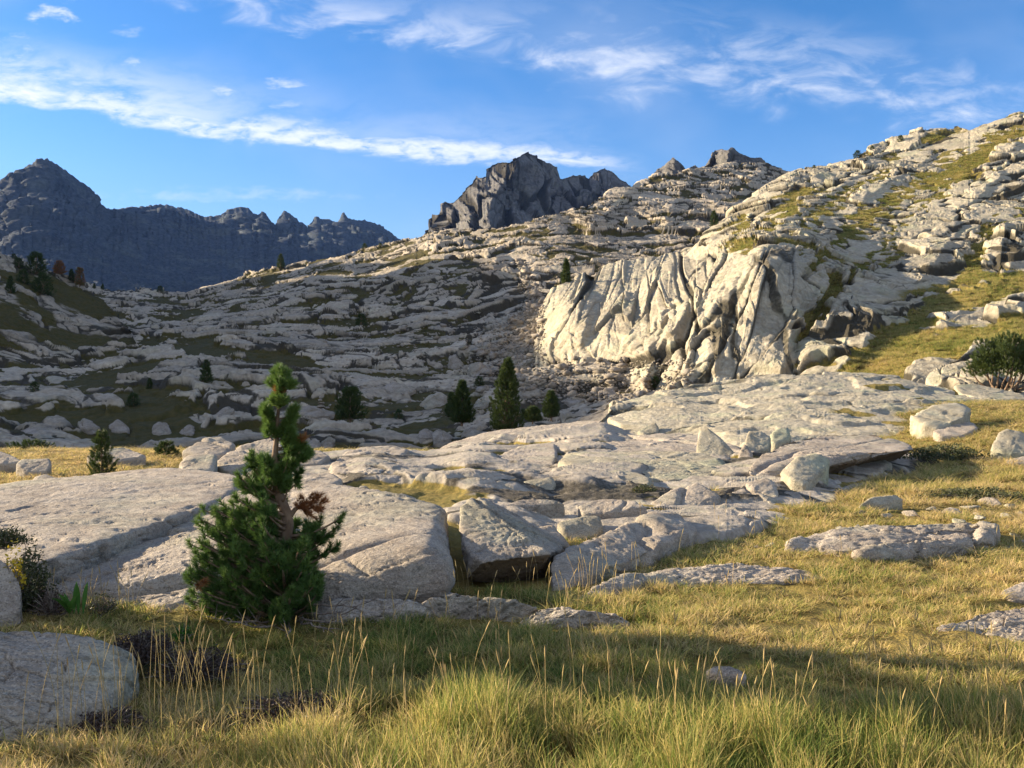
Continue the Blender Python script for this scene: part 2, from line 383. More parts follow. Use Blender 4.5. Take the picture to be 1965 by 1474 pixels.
def jagged(a, f, seed):
    def j(px):
        q = np.stack([px, 0 * px + seed, 0 * px], 1)
        return a * ridged(q, f, 4, 0.6) * -0.6
    return j
def slabby(p, levels, warp=1.2, wf=0.22, lod=1.0, deep=0.35, crisp=0.14):
    """fractured rock on a slope seen as (u, v): flat facets of their own tilt and height at several sizes; some big faces stay whole, others break up"""
    u0, v0 = p[:, 0], p[:, 1]
    q = np.stack([u0, v0, np.zeros(len(p))], 1)
    wx = u0 + warp * fbm(q, wf, 3, 0.4, off=3.1); wy = v0 + warp * fbm(q, wf, 3, 0.4, off=8.7)
    h = 0; info = []; mod = 1.0
    turn = 0.5 * fbm(q, wf * 0.35, 2, off=21.0); wid = fbm(q, wf * 1.3, 2, off=55.0)
    for lv, (L, asp, th, amp, w, seed) in enumerate(levels):
        if lv >= 2: amp = amp * lod
        u = (wx * math.cos(th) + wy * math.sin(th) + 2.5 * L * turn) / (L * asp); v = (-wx * math.sin(th) + wy * math.cos(th)) / L
        F1, F2, r1, r2, r3, ox, oy = voro(u, v, seed)
        wj = w * np.clip(3.0 + 3.6 * wid, 0.5, 7)          # some joints gape, others are hairlines
        jn = (1 - sstep(0.25 * wj, wj, F2 - F1)) * np.clip(0.25 + mod, 0, 1)
        t = ((r2 - 0.5) * ox + (r3 - 0.4) * oy) * 1.7
        k = sstep(0, crisp, F2 - F1)
        h = h + amp * mod * (0.55 * (r1 - 0.4) + t) * k - deep * amp * jn
        info.append((1 - jn, r1, r2, r3))
        mod = 0.12 + 2.0 * (hsh((r1 * 9999).astype(np.int64), (r2 * 9999).astype(np.int64), seed) ** 2)
    return h, info

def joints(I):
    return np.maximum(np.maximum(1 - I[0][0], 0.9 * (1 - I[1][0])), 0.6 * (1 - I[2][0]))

far_sky = [(-260, 470), (-120, 445), (-60, 420), (0, 378), (15, 365), (40, 333), (70, 312), (79, 307), (92, 311), (105, 320), (130, 338), (160, 358), (180, 375), (188, 388), (192, 402), (212, 408), (240, 405), (270, 402), (301, 398), (330, 400), (362, 409), (385, 420), (391, 423), (419, 420), (440, 408), (464, 402), (478, 406), (486, 414), (494, 419), (504, 409), (513, 421), (529, 441), (537, 424), (545, 410), (556, 417), (566, 423), (575, 432), (583, 434), (590, 446), (598, 434), (606, 420), (616, 428), (627, 425), (640, 431), (647, 435), (653, 424), (659, 412), (668, 423), (676, 426), (690, 428), (700, 427), (712, 432), (724, 435), (735, 441), (745, 449), (759, 460), (800, 490), (900, 560)]
far_ctrl = [(-200, 450, 1500), (0, 380, 1420), (80, 308, 1450), (190, 400, 1550), (300, 400, 1750), (460, 402, 1800), (600, 425, 1800), (740, 445, 1780), (80, 420, 1250), (250, 470, 1350), (450, 480, 1480), (650, 490, 1480), (0, 500, 1050), (200, 530, 1050), (400, 560, 1100), (600, 560, 1150), (80, 600, 850), (400, 640, 880), (800, 640, 950), (900, 560, 1300)]
def far_disp(p, px, py, n):
    q = p.copy(); q[:, 2] *= 0.55
    low = sstep(440, 520, py)                              # scree aprons below, broken rock above
    sky = np.interp(px, [a for a, b in far_sky], [b for a, b in far_sky]); inn = 0.08 + 0.92 * sstep(2, 40, py - sky)
    h = inn * (1 - 0.8 * low) * (16 * ridged(q, 1 / 150.0, 6, 0.55) + 6 * fbm(p, 1 / 30.0, 4)) + 3.0 * inn * fbm(p, 1 / 8.0, 3) + 1.5 * ridged(p, 1 / 7.0, 2)
    gr = sstep(0.1, 0.5, fbm(p, 1 / 160.0, 3)) * 0.35 * low
    return h, gr, 0.5 + 0.3 * fbm(p, 1 / 90.0, 4) + 0.28 * low
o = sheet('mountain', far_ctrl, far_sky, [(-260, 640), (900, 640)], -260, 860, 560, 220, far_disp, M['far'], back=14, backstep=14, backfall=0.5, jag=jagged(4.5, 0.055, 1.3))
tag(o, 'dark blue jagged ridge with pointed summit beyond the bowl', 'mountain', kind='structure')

peak_sky = [(796, 470), (812, 450), (821, 441), (823, 420), (830, 413), (845, 411), (847, 392), (853, 388), (868, 388), (878, 380), (890, 365), (902, 352), (915, 337), (922, 340), (929, 341), (934, 327), (939, 320), (951, 313), (976, 311), (984, 305), (996, 301), (1004, 296), (1012, 292), (1020, 297), (1029, 301), (1045, 313), (1058, 317), (1069, 323), (1073, 332), (1077, 344), (1092, 340), (1106, 337), (1124, 337), (1130, 343), (1138, 333), (1148, 328), (1159, 324), (1170, 328), (1179, 333), (1195, 346), (1210, 355), (1260, 400), (1330, 470)]
peak_ctrl = [(821, 441, 700), (850, 390, 720), (930, 335, 760), (1012, 292, 800), (1080, 344, 860), (1160, 324, 920), (1260, 400, 900), (840, 470, 640), (900, 420, 670), (940, 420, 640), (1000, 400, 690), (1080, 420, 760), (1160, 400, 820), (830, 540, 560), (1000, 500, 560), (1200, 500, 640), (1320, 500, 760)]
peak_ribs = [([(1012, 292), (985, 330), (960, 350), (935, 400), (925, 470)], 70, 25, 50), ([(925, 340), (912, 380), (900, 440)], 45, 14, 26), ([(868, 388), (858, 430), (850, 470)], 40, 10, 20), ([(1159, 324), (1140, 360), (1135, 400)], 22, 10, 26)]
def peak_disp(p, px, py, n):
    q = np.stack([p[:, 0] + 0.35 * p[:, 2], 0.42 * p[:, 2] - 0.12 * p[:, 0], p[:, 2]], 1)
    h, I = slabby(q, [(38, 1.0, 0.15, 13, 0.05, 141), (15, 1.0, 0.1, 6, 0.08, 143), (6, 1.0, 0.1, 2.4, 0.1, 147)], 11, 0.03)
    h = h + 1.2 * fbm(p, 1 / 5.0, 3)
    sky = np.interp(px, [a for a, b in peak_sky], [b for a, b in peak_sky]); h = h * (0.10 + 0.9 * sstep(2, 34, py - sky)) - 1.5
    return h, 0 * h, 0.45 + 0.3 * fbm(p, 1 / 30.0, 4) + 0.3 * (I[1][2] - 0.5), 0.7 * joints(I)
o = sheet('mountain', peak_ctrl, peak_sky, [(796, 540), (1330, 540)], 800, 1330, 520, 240, peak_disp, M['peak'], back=14, backstep=6, backfall=0.8, ribs=peak_ribs, jag=jagged(3.5, 0.07, 3.3))
tag(o, 'grey rocky summit behind the middle of the ridge', 'mountain', kind='structure')

pin_sky = [(1225, 365), (1240, 347), (1249, 340), (1262, 326), (1271, 322), (1282, 312), (1292, 303), (1299, 309), (1306, 314), (1312, 322), (1318, 328), (1326, 322), (1334, 318), (1340, 324), (1347, 322), (1353, 320), (1362, 309), (1369, 298), (1371, 290), (1384, 288), (1397, 290), (1401, 285), (1407, 284), (1413, 290), (1420, 296), (1440, 304), (1448, 304), (1460, 303), (1468, 312), (1480, 318), (1511, 330), (1560, 360)]
pin_ctrl = [(1249, 340, 330), (1292, 303, 345), (1340, 320, 360), (1400, 288, 350), (1468, 312, 350), (1530, 345, 350), (1260, 380, 300), (1340, 380, 300), (1420, 350, 300), (1500, 380, 310)]
pin_ribs = [([(1292, 303), (1300, 325), (1306, 350)], 32, 12, 14), ([(1373, 290), (1366, 310), (1352, 330)], 22, 8, 9), ([(1405, 285), (1396, 310), (1388, 335)], 24, 8, 10)]
def pin_disp(p, px, py, n):
    q = p.copy(); q[:, 2] *= 0.35; q[:, 0] += 0.4 * p[:, 2]
    h = 1.5 * ridged(q, 1 / 10.0, 5, 0.6) + 0.5 * fbm(p, 1 / 3.0, 3) - 1.0
    sky = np.interp(px, [a for a, b in pin_sky], [b for a, b in pin_sky]); h = h * (0.15 + 0.85 * sstep(1, 12, py - sky))
    return h, 0 * h, 0.5 + 0.3 * fbm(p, 1 / 9.0, 4)
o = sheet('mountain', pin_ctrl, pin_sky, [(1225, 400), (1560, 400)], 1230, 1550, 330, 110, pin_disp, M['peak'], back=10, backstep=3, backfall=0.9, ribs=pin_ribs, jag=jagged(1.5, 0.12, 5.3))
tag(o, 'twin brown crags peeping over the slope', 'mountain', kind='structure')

# ------------------------------------------------------------------ the bowl: glaciated slabs with turf in the hollows
def bowl_disp(p, px, py, n):
    q = np.stack([p[:, 0], p[:, 1] + 0.9 * p[:, 2] + 0.12 * p[:, 0], p[:, 2]], 1)
    h, I = slabby(q, [(12, 1.7, 0.25, 1.15, 0.05, 11), (5.0, 1.7, 0.2, 0.6, 0.06, 23), (2.1, 1.6, 0.12, 0.28, 0.09, 37), (0.9, 1.4, 0.0, 0.11, 0.13, 51)], 2.6)
    lo = fbm(q, 0.11, 5, 0.6, off=5.0)
    scree = sstep(120, 30, np.abs(px - (1000 + (py - 600) * 0.25))) * sstep(470, 560, py)
    gr = sstep(0.05, 0.30, lo + 0.35 * (I[1][1] < 0.3) - 0.18 * (I[0][2] > .5) - 0.12 - 0.5 * scree + 0.13 * sstep(700, 800, py) * sstep(1000, 700, px) - 0.35 * sstep(900, 1100, px) * sstep(600, 450, py))
    # turf fills the joints of the slabs as well
    gr = np.maximum(gr, 0.75 * (1 - I[0][0]) * (lo > -0.5) + 0.7 * (1 - I[1][0]) * (lo > -0.2))
    gr = gr * (1 - scree)
    h = h * (1 - 0.75 * np.clip(gr, 0, 1)) - 0.35 * gr
    h = h + 0.08 * fbm(q, 0.9, 4) + 0.9 * fbm(q, 0.05, 2)
    far = sstep(60, 160, p[:, 1])
    tone = 0.5 + 0.55 * (I[1][2] - 0.5) + 0.45 * (I[0][3] - 0.5) + 0.3 * (I[2][2] - .5) + 0.25 * fbm(q, 0.3, 3)
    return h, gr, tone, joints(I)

bowl_top = [(-260, 560), (60, 556), (165, 549), (200, 553), (300, 556), (370, 555), (430, 540), (480, 520), (540, 512), (600, 497), (650, 488), (700, 474), (760, 464), (800, 456), (821, 444), (860, 440), (900, 438), (975, 434), (1010, 426), (1060, 412), (1120, 395), (1170, 370), (1230, 350), (1265, 343), (1300, 340), (1340, 326), (1375, 317), (1410, 313), (1470, 312), (1511, 326), (1546, 331), (1620, 345)]
bowl_ctrl = [(-200, 960, 36), (300, 960, 36), (800, 960, 36), (1250, 960, 40), (-200, 850, 44), (0, 850, 44), (300, 850, 44), (600, 850, 42), (900, 840, 44), (1100, 830, 46), (1250, 800, 46), (-200, 780, 56), (0, 780, 58), (300, 780, 58), (600, 780, 55), (900, 770, 56), (1100, 770, 54), (1240, 750, 54),
    (0, 700, 82), (300, 700, 80), (600, 700, 78), (900, 700, 74), (1060, 700, 66), (1200, 700, 64), (200, 620, 125), (400, 620, 122), (700, 600, 122), (900, 600, 112), (1020, 600, 100), (1200, 600, 95), (1400, 600, 110),
    (-200, 560, 190), (165, 549, 185), (370, 555, 195), (540, 512, 190), (750, 466, 185), (900, 438, 178), (1010, 426, 175), (1000, 500, 142), (850, 510, 148), (600, 550, 150), (1120, 395, 190), (1250, 347, 220), (1410, 312, 245), (1546, 331, 240), (1200, 460, 160), (1380, 400, 190), (1150, 530, 125)]
bowl_ribs = [([(985, 455), (1005, 520), (1020, 570), (1045, 640)], 60, 14, -4.0),
             ([(960, 470), (940, 520), (880, 600), (850, 660)], 90, 26, 4.0), ([(900, 540), (820, 600), (790, 640)], 80, 20, 3.0),
             ([(1340, 330), (1290, 390), (1270, 440)], 80, 24, 4.0), ([(1230, 352), (1160, 410), (1120, 450)], 80, 24, 4.0), ([(1470, 314), (1420, 370), (1390, 420)], 70, 20, 4.0)]
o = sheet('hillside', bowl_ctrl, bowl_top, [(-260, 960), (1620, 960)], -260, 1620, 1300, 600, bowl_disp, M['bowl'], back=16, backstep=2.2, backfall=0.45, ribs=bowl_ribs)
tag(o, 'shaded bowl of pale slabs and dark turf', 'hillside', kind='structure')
BOWL = o

# ------------------------------------------------------------------ left spur
spur_top = [(-420, 380), (-200, 430), (0, 484), (40, 498), (80, 513), (110, 522), (150, 541), (175, 556), (200, 578), (225, 610), (250, 640), (280, 690)]
spur_ctrl = [(-400, 400, 110), (-200, 430, 112), (0, 484, 115), (100, 518, 118), (160, 550, 120), (225, 610, 112), (280, 690, 88), (-200, 600, 82), (0, 620, 88), (120, 640, 96), (-200, 720, 66), (0, 740, 70), (150, 740, 76), (-200, 830, 48), (0, 830, 50), (200, 800, 60)]
def spur_disp(p, px, py, n):
    q = np.stack([p[:, 0], p[:, 1] + 0.8 * p[:, 2], p[:, 2]], 1)
    h, I = slabby(q, [(6.0, 1.6, -0.5, 1.0, 0.06, 61), (2.6, 1.5, -0.4, 0.55, 0.09, 67), (1.1, 1.4, -0.2, 0.25, 0.14, 71)], 2.0)
    lo = fbm(q, 0.06, 4, off=2.0)
    gr = sstep(-0.1, 0.3, lo + 0.35 * (I[1][1] < 0.4) + 0.34 * sstep(540, 620, py) - 0.30)
    gr = np.maximum(gr, 0.5 * (1 - I[1][0]))
    h = h * (1 - 0.8 * np.clip(gr, 0, 1)) + 0.2 * fbm(q, 0.7, 4)
    return h, gr, 0.22 + 0.6 * (I[1][2] - 0.5) + 0.3 * fbm(q, 0.3, 3), joints(I)
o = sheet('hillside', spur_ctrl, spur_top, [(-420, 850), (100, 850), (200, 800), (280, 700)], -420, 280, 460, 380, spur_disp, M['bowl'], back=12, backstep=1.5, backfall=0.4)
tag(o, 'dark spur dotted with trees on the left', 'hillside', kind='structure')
SPUR = o

# ------------------------------------------------------------------ sunny slope and cliff on the right
slope_top = [(1030, 655), (1042, 600), (1050, 575), (1062, 556), (1090, 545), (1120, 528), (1160, 512), (1200, 500), (1260, 492), (1300, 486), (1345, 462), (1380, 435), (1420, 403), (1470, 370), (1510, 345), (1546, 326), (1570, 316), (1594, 308), (1637, 297), (1672, 284), (1700, 275), (1727, 266), (1782, 251), (1810, 243), (1837, 238), (1850, 243), (1861, 246), (1880, 240), (1900, 235), (1930, 225), (1965, 213), (2100, 180), (2400, 150)]
slope_bot = [(1030, 740), (1100, 780), (1200, 860), (2400, 860)]
slope_ctrl = [(1200, 860, 50), (1500, 860, 42), (1965, 860, 32), (1035, 640, 76), (1062, 556, 84), (1120, 528, 92), (1200, 500, 98), (1300, 486, 102), (1420, 403, 116), (1546, 326, 132), (1672, 284, 134), (1837, 238, 134), (1965, 213, 130), (2300, 150, 120),
    (1060, 700, 68), (1150, 690, 64), (1220, 730, 57), (1300, 740, 52), (1450, 740, 49), (1600, 740, 45), (1750, 740, 40), (1965, 740, 36), (2300, 740, 34), (1300, 790, 50), (1965, 790, 33),
    (1100, 600, 72), (1200, 600, 70), (1240, 640, 62), (1320, 540, 72), (1330, 640, 56), (1450, 500, 62), (1450, 600, 54), (1560, 480, 72), (1560, 600, 57), (1650, 560, 64), (1700, 640, 52), (1850, 640, 48), (1750, 500, 74), (1750, 400, 96), (1900, 400, 90), (1900, 520, 66), (1600, 400, 98), (1450, 440, 88), (1380, 500, 78), (1965, 300, 108), (2300, 400, 90), (2300, 600, 55)]
slope_ribs = [  # line drawn downwards: (points, left flank px, right flank px, metres)
    ([(1500, 470), (1518, 520), (1522, 600), (1505, 680), (1490, 740)], 110, 24, 1.5),
    ([(1640, 470), (1600, 530), (1560, 600), (1530, 660)], 26, 8, 1.12),
    ([(1840, 415), (1825, 470), (1780, 530), (1730, 575), (1690, 625), (1640, 690), (1620, 740)], 90, 16, 0.95),
    ([(1720, 440), (1680, 500), (1640, 570), (1560, 690)], 45, 12, 0.7),
    ([(1370, 520), (1345, 590), (1330, 660), (1320, 740)], 60, 14, 0.91),
    ([(1430, 500), (1405, 560), (1385, 640), (1370, 740)], 46, 12, 0.84),
    ([(1290, 560), (1270, 620), (1250, 690), (1235, 760)], 60, 14, 0.98),
    ([(1205, 560), (1215, 610), (1205, 660)], 70, 16, 0.99), ([(1130, 560), (1125, 620), (1115, 680)], 60, 16, 0.84),
    ([(1965, 470), (1930, 520), (1870, 580), (1790, 630)], 60, 14, 0.8), ([(1930, 440), (1920, 500), (1905, 560)], 24, 8, 1.05), ([(1880, 540), (1840, 580), (1800, 620)], 26, 8, 0.84),
    ([(1700, 300), (1620, 350), (1540, 400), (1480, 450)], 40, 14, 1.10), ([(1800, 290), (1720, 340), (1640, 390)], 36, 12, 0.99), ([(1590, 420), (1500, 460), (1440, 490)], 30, 12, 1.05),
    ([(1930, 330), (1880, 370), (1830, 410)], 40, 12, 1.10), ([(1965, 280), (1900, 310), (1830, 340)], 36, 12, 1.12), ([(1540, 345), (1470, 400), (1400, 450)], 34, 14, 0.99), ([(1660, 600), (1640, 640), (1600, 700)], 22, 8, 0.84)]
turf_lines = [([(1430, 430), (1380, 490), (1330, 530), (1300, 560)], 20), ([(1560, 350), (1480, 420), (1400, 480)], 13), ([(1960, 250), (1880, 300), (1760, 350), (1660, 420), (1600, 470), (1560, 520)], 26), ([(1850, 330), (1760, 400), (1690, 470), (1640, 540)], 14),
    ([(1600, 545), (1580, 600), (1540, 660), (1510, 700)], 26), ([(1960, 540), (1880, 560), (1780, 600), (1720, 650), (1650, 710), (1630, 745)], 34), ([(1965, 640), (1850, 660), (1740, 690), (1680, 740)], 40), ([(1965, 400), (1900, 440), (1860, 520)], 26), ([(1720, 480), (1690, 510)], 16), ([(1560, 470), (1530, 490)], 12), ([(1300, 575), (1310, 600)], 9), ([(1520, 400), (1440, 450), (1390, 510)], 14), ([(1700, 330), (1600, 390), (1520, 450)], 12)]
def line_mask(lines, px, py):
    out = np.zeros(px.shape)
    for pts, w in lines:
        best = np.full(px.shape, 1e9)
        for a, b in zip(pts[:-1], pts[1:]):
            dx, dy = b[0] - a[0], b[1] - a[1]
            t = np.clip(((px - a[0]) * dx + (py - a[1]) * dy) / (dx * dx + dy * dy), 0, 1)
            best = np.minimum(best, np.hypot(px - a[0] - t * dx, py - a[1] - t * dy))
        out = np.maximum(out, np.clip(1.2 - best / w * 1.25, 0, 1))
    return out
def slope_disp(p, px, py, n):
    steep = sstep(0.62, 0.3, n[:, 2])
    cl = sstep(1480, 1380, px) * sstep(480, 520, py) + sstep(1560, 1500, px) * sstep(470, 500, py)
    cl = np.clip(cl, 0, 1)
    q = np.stack([p[:, 0], 0.75 * p[:, 1] + 0.95 * p[:, 2], p[:, 2]], 1)
    h, I = slabby(q, [(8.0, 2.1, 0.9, 1.4, 0.035, 81), (3.2, 2.3, 0.85, 0.45, 0.045, 87), (1.3, 1.9, 0.7, 0.16, 0.07, 93), (0.55, 1.5, 0.5, 0.07, 0.1, 97)], 2.4, deep=0.22, crisp=0.08)
    lo = fbm(q, 0.08, 4, off=1.0)
    wob = 15 * fbm(q, 0.4, 4, 0.6)
    tm = line_mask(turf_lines, px + wob, py + wob)
    gr = sstep(0.25, 0.75, tm + 0.5 * lo + 0.25 * (I[1][1] < 0.3) - 0.28 * (I[1][1] > 0.7) + 0.10)
    gr = np.maximum(gr, 0.55 * (1 - I[1][0]) * (lo > 0.0)) * (1 - 0.85 * cl)
    # the cliff: tall fluted faces split by upright joints
    qc = np.stack([(px - 1300) / 31.0 + 0.004 * (py - 600), (py - 600) / 31.0 * 0.42 + 0.011 * px, 0 * px], 1)
    hc, J = slabby(qc, [(3.8, 1.0, 0.12, 1.2, 0.03, 131), (1.7, 1.25, 0.4, 0.75, 0.04, 137), (0.75, 1.3, -0.2, 0.33, 0.06, 139), (0.33, 1.2, 0.2, 0.12, 0.1, 149)], 1.0, 0.35, deep=0.2, crisp=0.055)
    hc = hc * (1 - 0.62 * sstep(1370, 1430, px)) + 0.08 * fbm(p, 1.1, 4)
    h = h * (1 - 0.75 * np.clip(gr, 0, 1)) * (1 - cl) - 0.2 * gr + hc * cl + 0.05 * fbm(q, 1.2, 4) + np.clip(gr, 0, 1) * 0.11 * np.abs(fbm(q, 1.6, 3))
    tone = 0.55 + 0.5 * (I[1][2] - 0.5) + 0.2 * (I[2][2] - .5) + 0.25 * fbm(q, 0.4, 3)
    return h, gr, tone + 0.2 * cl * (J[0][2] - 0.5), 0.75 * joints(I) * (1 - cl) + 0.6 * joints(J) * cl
o = sheet('hillside', slope_ctrl, slope_top, slope_bot, 1030, 2400, 1150, 620, slope_disp, M['slope'], back=16, backstep=1.2, backfall=0.35, ribs=slope_ribs)
tag(o, 'sunlit granite slope and cliff on the right', 'hillside', kind='structure')
SLOPE = o

# ------------------------------------------------------------------ the ridge left of the view whose evening shadow fills the bowl
def shadow_ridge():
    S = sun_vec(); xc = -190.0
    edge = [(0, 846, 28), (300, 842, 28), (600, 838, 29), (900, 834, 31), (1160, 788, 35), (1360, 728, 50), (1240, 695, 60), (1140, 692, 64), (1092, 600, 80), (1062, 545, 100), (1036, 500, 138), (960, 478, 152), (880, 474, 162), (760, 478, 175), (640, 500, 178), (540, 520, 184), (370, 560, 190), (165, 552, 186)]
    prof = []
    for e in edge:
        p = P(*e); t = (p[0] - xc) / -S[0]; prof.append((p[1] + S[1] * t, p[2] + S[2] * t))
    prof.sort()
    y0, z0 = prof[0]; y1, z1 = prof[-1]
    prof = [(y0 - 60, -12), (y0 - 14, z0 * 0.35), (y0 - 4, z0 * 0.75)] + prof + [(y1 + 14, z1 * 0.8), (y1 + 60, 8), (y1 + 85, -12)]
    ys = np.linspace(prof[0][0], prof[-1][0], 220); zs = np.interp(ys, [a for a, b in prof], [b for a, b in prof])
    k = np.linspace(-1, 1, 60); X = xc + k * 55 - 8; 
    YY, KK = np.meshgrid(ys, k, indexing='ij'); XX = np.repeat(X[None], len(ys), 0)
    ZZ = -12 + (zs[:, None] + 12) * (1 - np.abs(KK) ** 1.15)
    p = np.stack([XX.ravel(), YY.ravel(), ZZ.ravel()], 1)
    p[:, 2] += 0.6 * fbm(p, 0.12, 4)
    a = np.arange(XX.size).reshape(XX.shape)
    Q = np.stack([a[:-1, :-1], a[1:, :-1], a[1:, 1:], a[:-1, 1:]], 2).reshape(-1, 4)
    o = link('hillside', mesh_np('hillside', p, Q, attrs={'grass': 0.4 + 0.6 * fbm(p, 0.05, 3), 'tone': np.full(len(p), 0.5)}), M['bowl'])
    tag(o, 'ridge beyond the left edge that shades the bowl', 'hillside', kind='structure')
shadow_ridge()

# ------------------------------------------------------------------ near ground
def ground_base(x, y):
    z = 0.95 * sstep(6, 13, x) * sstep(12, 27, y)
    z = z - 2.4 * sstep(20, 40, y) * sstep(14, 8, x) - 3.0 * sstep(30, 48, y)
    z = z - 9.0 * sstep(60, 140, np.hypot(x, y)) - 25.0 * sstep(150, 700, np.hypot(x, y))
    return z
def ground_z(x, y):
    x = np.asarray(x, float); y = np.asarray(y, float)
    p = np.stack([x, y, np.zeros_like(x)], 1)
    z = ground_base(x, y)
    z = z + 0.05 * fbm(p, 0.5, 3) + 0.035 * np.abs(fbm(p, 2.2, 3)) + 0.012 * fbm(p, 9.0, 2)
    return z
def axis(core0, core1, step, far0, far1, grow=1.09):
    a = list(np.arange(core0, core1, step)); s = step; v = core1
    while v < far1: a.append(v); s *= grow; v += s
    s = step; v = core0 - step
    lo = []
    while v > far0: lo.append(v); s *= grow; v -= s
    return np.array([far0] + lo[::-1] + a + [far1])
def gpt(px, py, h): return g(px, py, h)
bed_top = [(330, 868), (420, 850), (520, 846), (600, 848), (680, 850), (760, 850), (850, 838), (930, 826), (1010, 808), (1100, 798), (1180, 790), (1300, 775), (1500, 760), (1800, 770), (1900, 790)]
bed_bot = [(330, 905), (450, 930), (520, 985), (700, 985), (880, 1000), (1000, 1030), (1100, 1060), (1240, 1050), (1400, 1035), (1520, 1000), (1640, 945), (1900, 880)]
bed_ctrl = [(x, y, gg[2]) for x, y, hh in ((520, 905, .12), (520, 985, .05), (700, 900, .2), (700, 985, .1), (900, 900, .22), (900, 980, .15), (1000, 1030, .1), (1100, 1060, .05), (1100, 930, .2), (1250, 950, .2), (1250, 1050, .1), (1400, 950, .2), (1400, 1030, .12), (1520, 1000, .08), (1520, 930, .2), (1640, 945, .1)) for gg in [g(x, y, hh)]] + [(330, 868, 20.5), (330, 905, 16.0), (420, 850, 23.5), (450, 925, 14.3), (520, 846, 24.5), (600, 848, 24.3), (680, 862, 21.9), (850, 838, 28), (1010, 808, 35), (1180, 790, 35), (1500, 760, 33), (1800, 770, 32), (1900, 790, 28), (1100, 850, 22), (1400, 850, 21), (1700, 860, 19), (1900, 880, 18)]
def bed_disp(p, px, py, n):
    q = np.stack([p[:, 0], p[:, 1], 0 * p[:, 2]], 1)
    h, I = slabby(q, [(3.4, 2.0, 0.35, 0.16, 0.05, 161), (1.4, 1.8, 0.3, 0.08, 0.06, 163), (0.55, 1.6, 0.2, 0.035, 0.08, 167), (0.2, 1.5, 0.1, 0.012, 0.12, 169)], 0.9, 0.6, sstep(22, 11, p[:, 1]), deep=0.15)
    top = np.interp(px, [a for a, b in bed_top], [b for a, b in bed_top]); bot = np.interp(px, [a for a, b in bed_bot], [b for a, b in bed_bot])
    wob = 9 * fbm(q, 0.8, 3)
    m = sstep(0, 22, py - top - 2) * sstep(0, 26, bot - py + wob) * sstep(330, 380, px + wob) * sstep(1900, 1850, px + wob)
    lo = fbm(q, 0.45, 4, off=4.0)
    gr = sstep(0.15, 0.4, lo - 0.15 + 0.25 * (I[1][1] < .25))
    h = h * (1 - .6 * gr) - 0.1 * gr + 0.012 * fbm(q, 5.0, 3)
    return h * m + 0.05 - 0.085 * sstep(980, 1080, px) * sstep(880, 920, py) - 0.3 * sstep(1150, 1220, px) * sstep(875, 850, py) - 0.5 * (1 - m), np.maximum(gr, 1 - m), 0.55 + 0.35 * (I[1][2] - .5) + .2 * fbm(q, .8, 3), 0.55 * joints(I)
o = sheet('bedrock', bed_ctrl, bed_top, bed_bot, 330, 1900, 1000, 300, bed_disp, M['bed'], back=0)
tag(o, 'broken pale bedrock between the slabs', 'bedrock', kind='structure')
BED = o

dome_top = [(1130, 812), (1160, 790), (1185, 770), (1215, 760), (1260, 752), (1310, 746), (1355, 742), (1400, 731), (1440, 722), (1500, 713), (1560, 709), (1620, 710), (1680, 716), (1740, 725), (1800, 738), (1860, 748), (1920, 756), (1990, 768), (2040, 775)]
dome_bot = [(1130, 822), (1165, 815), (1230, 832), (1300, 836), (1345, 845), (1420, 880), (1500, 880), (1640, 870), (1740, 850), (1790, 822), (1850, 805), (1940, 795), (2040, 800)]
dome_ctrl = [(1130, 812, 27.5), (1160, 790, 30), (1260, 752, 33), (1355, 742, 34), (1440, 722, 35), (1560, 709, 35.5), (1680, 716, 35), (1800, 738, 33), (1920, 756, 31.5), (2040, 775, 30), (1165, 815, 26.5), (1300, 836, 23.6), (1420, 880, 18.6), (1640, 870, 19.6), (1740, 850, 21), (1790, 822, 23.2), (1940, 795, 26), (1300, 790, 28), (1450, 790, 27.5), (1450, 830, 22.8), (1600, 770, 29), (1600, 820, 23.8), (1730, 780, 27.5)]
def dome_disp(p, px, py, n):
    q = np.stack([p[:, 0] - 0.3 * p[:, 1], p[:, 1] + 1.2 * p[:, 2], 0 * p[:, 2]], 1)
    h, I = slabby(q, [(6.0, 2.2, -0.25, 0.26, 0.02, 181), (2.3, 2.0, -0.3, 0.09, 0.03, 183), (0.8, 1.7, -0.2, 0.03, 0.05, 187)], 1.5, 0.4, deep=0.12)
    f = fbm(p * np.array([1, 1, 2.0]), 0.16, 4, 0.45, off=12.0) * 2.6; h = h + 0.10 * (np.floor(f) + sstep(0.86, 1, f - np.floor(f)))      # sheets peeling off the dome
    h = h + 0.03 * fbm(p, 1.2, 3) + 0.014 * fbm(p, 5.0, 3)
    bot = np.interp(px, [a for a, b in dome_bot], [b for a, b in dome_bot]); m = sstep(-4, 34, bot - py) * sstep(1130, 1175, px)
    gr = sstep(0.3, 0.5, fbm(q, 0.5, 4, off=9.0) - 0.05) * sstep(1500, 1700, px)
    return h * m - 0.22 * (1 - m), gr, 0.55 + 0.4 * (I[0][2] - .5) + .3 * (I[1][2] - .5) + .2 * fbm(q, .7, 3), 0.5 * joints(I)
o = sheet('rock_dome', dome_ctrl, dome_top, dome_bot, 1130, 2040, 760, 240, dome_disp, M['dome'], back=14, backstep=0.25, backfall=0.6)
tag(o, 'big rounded rock dome below the sunny cliff', 'rock dome')
DOME = o

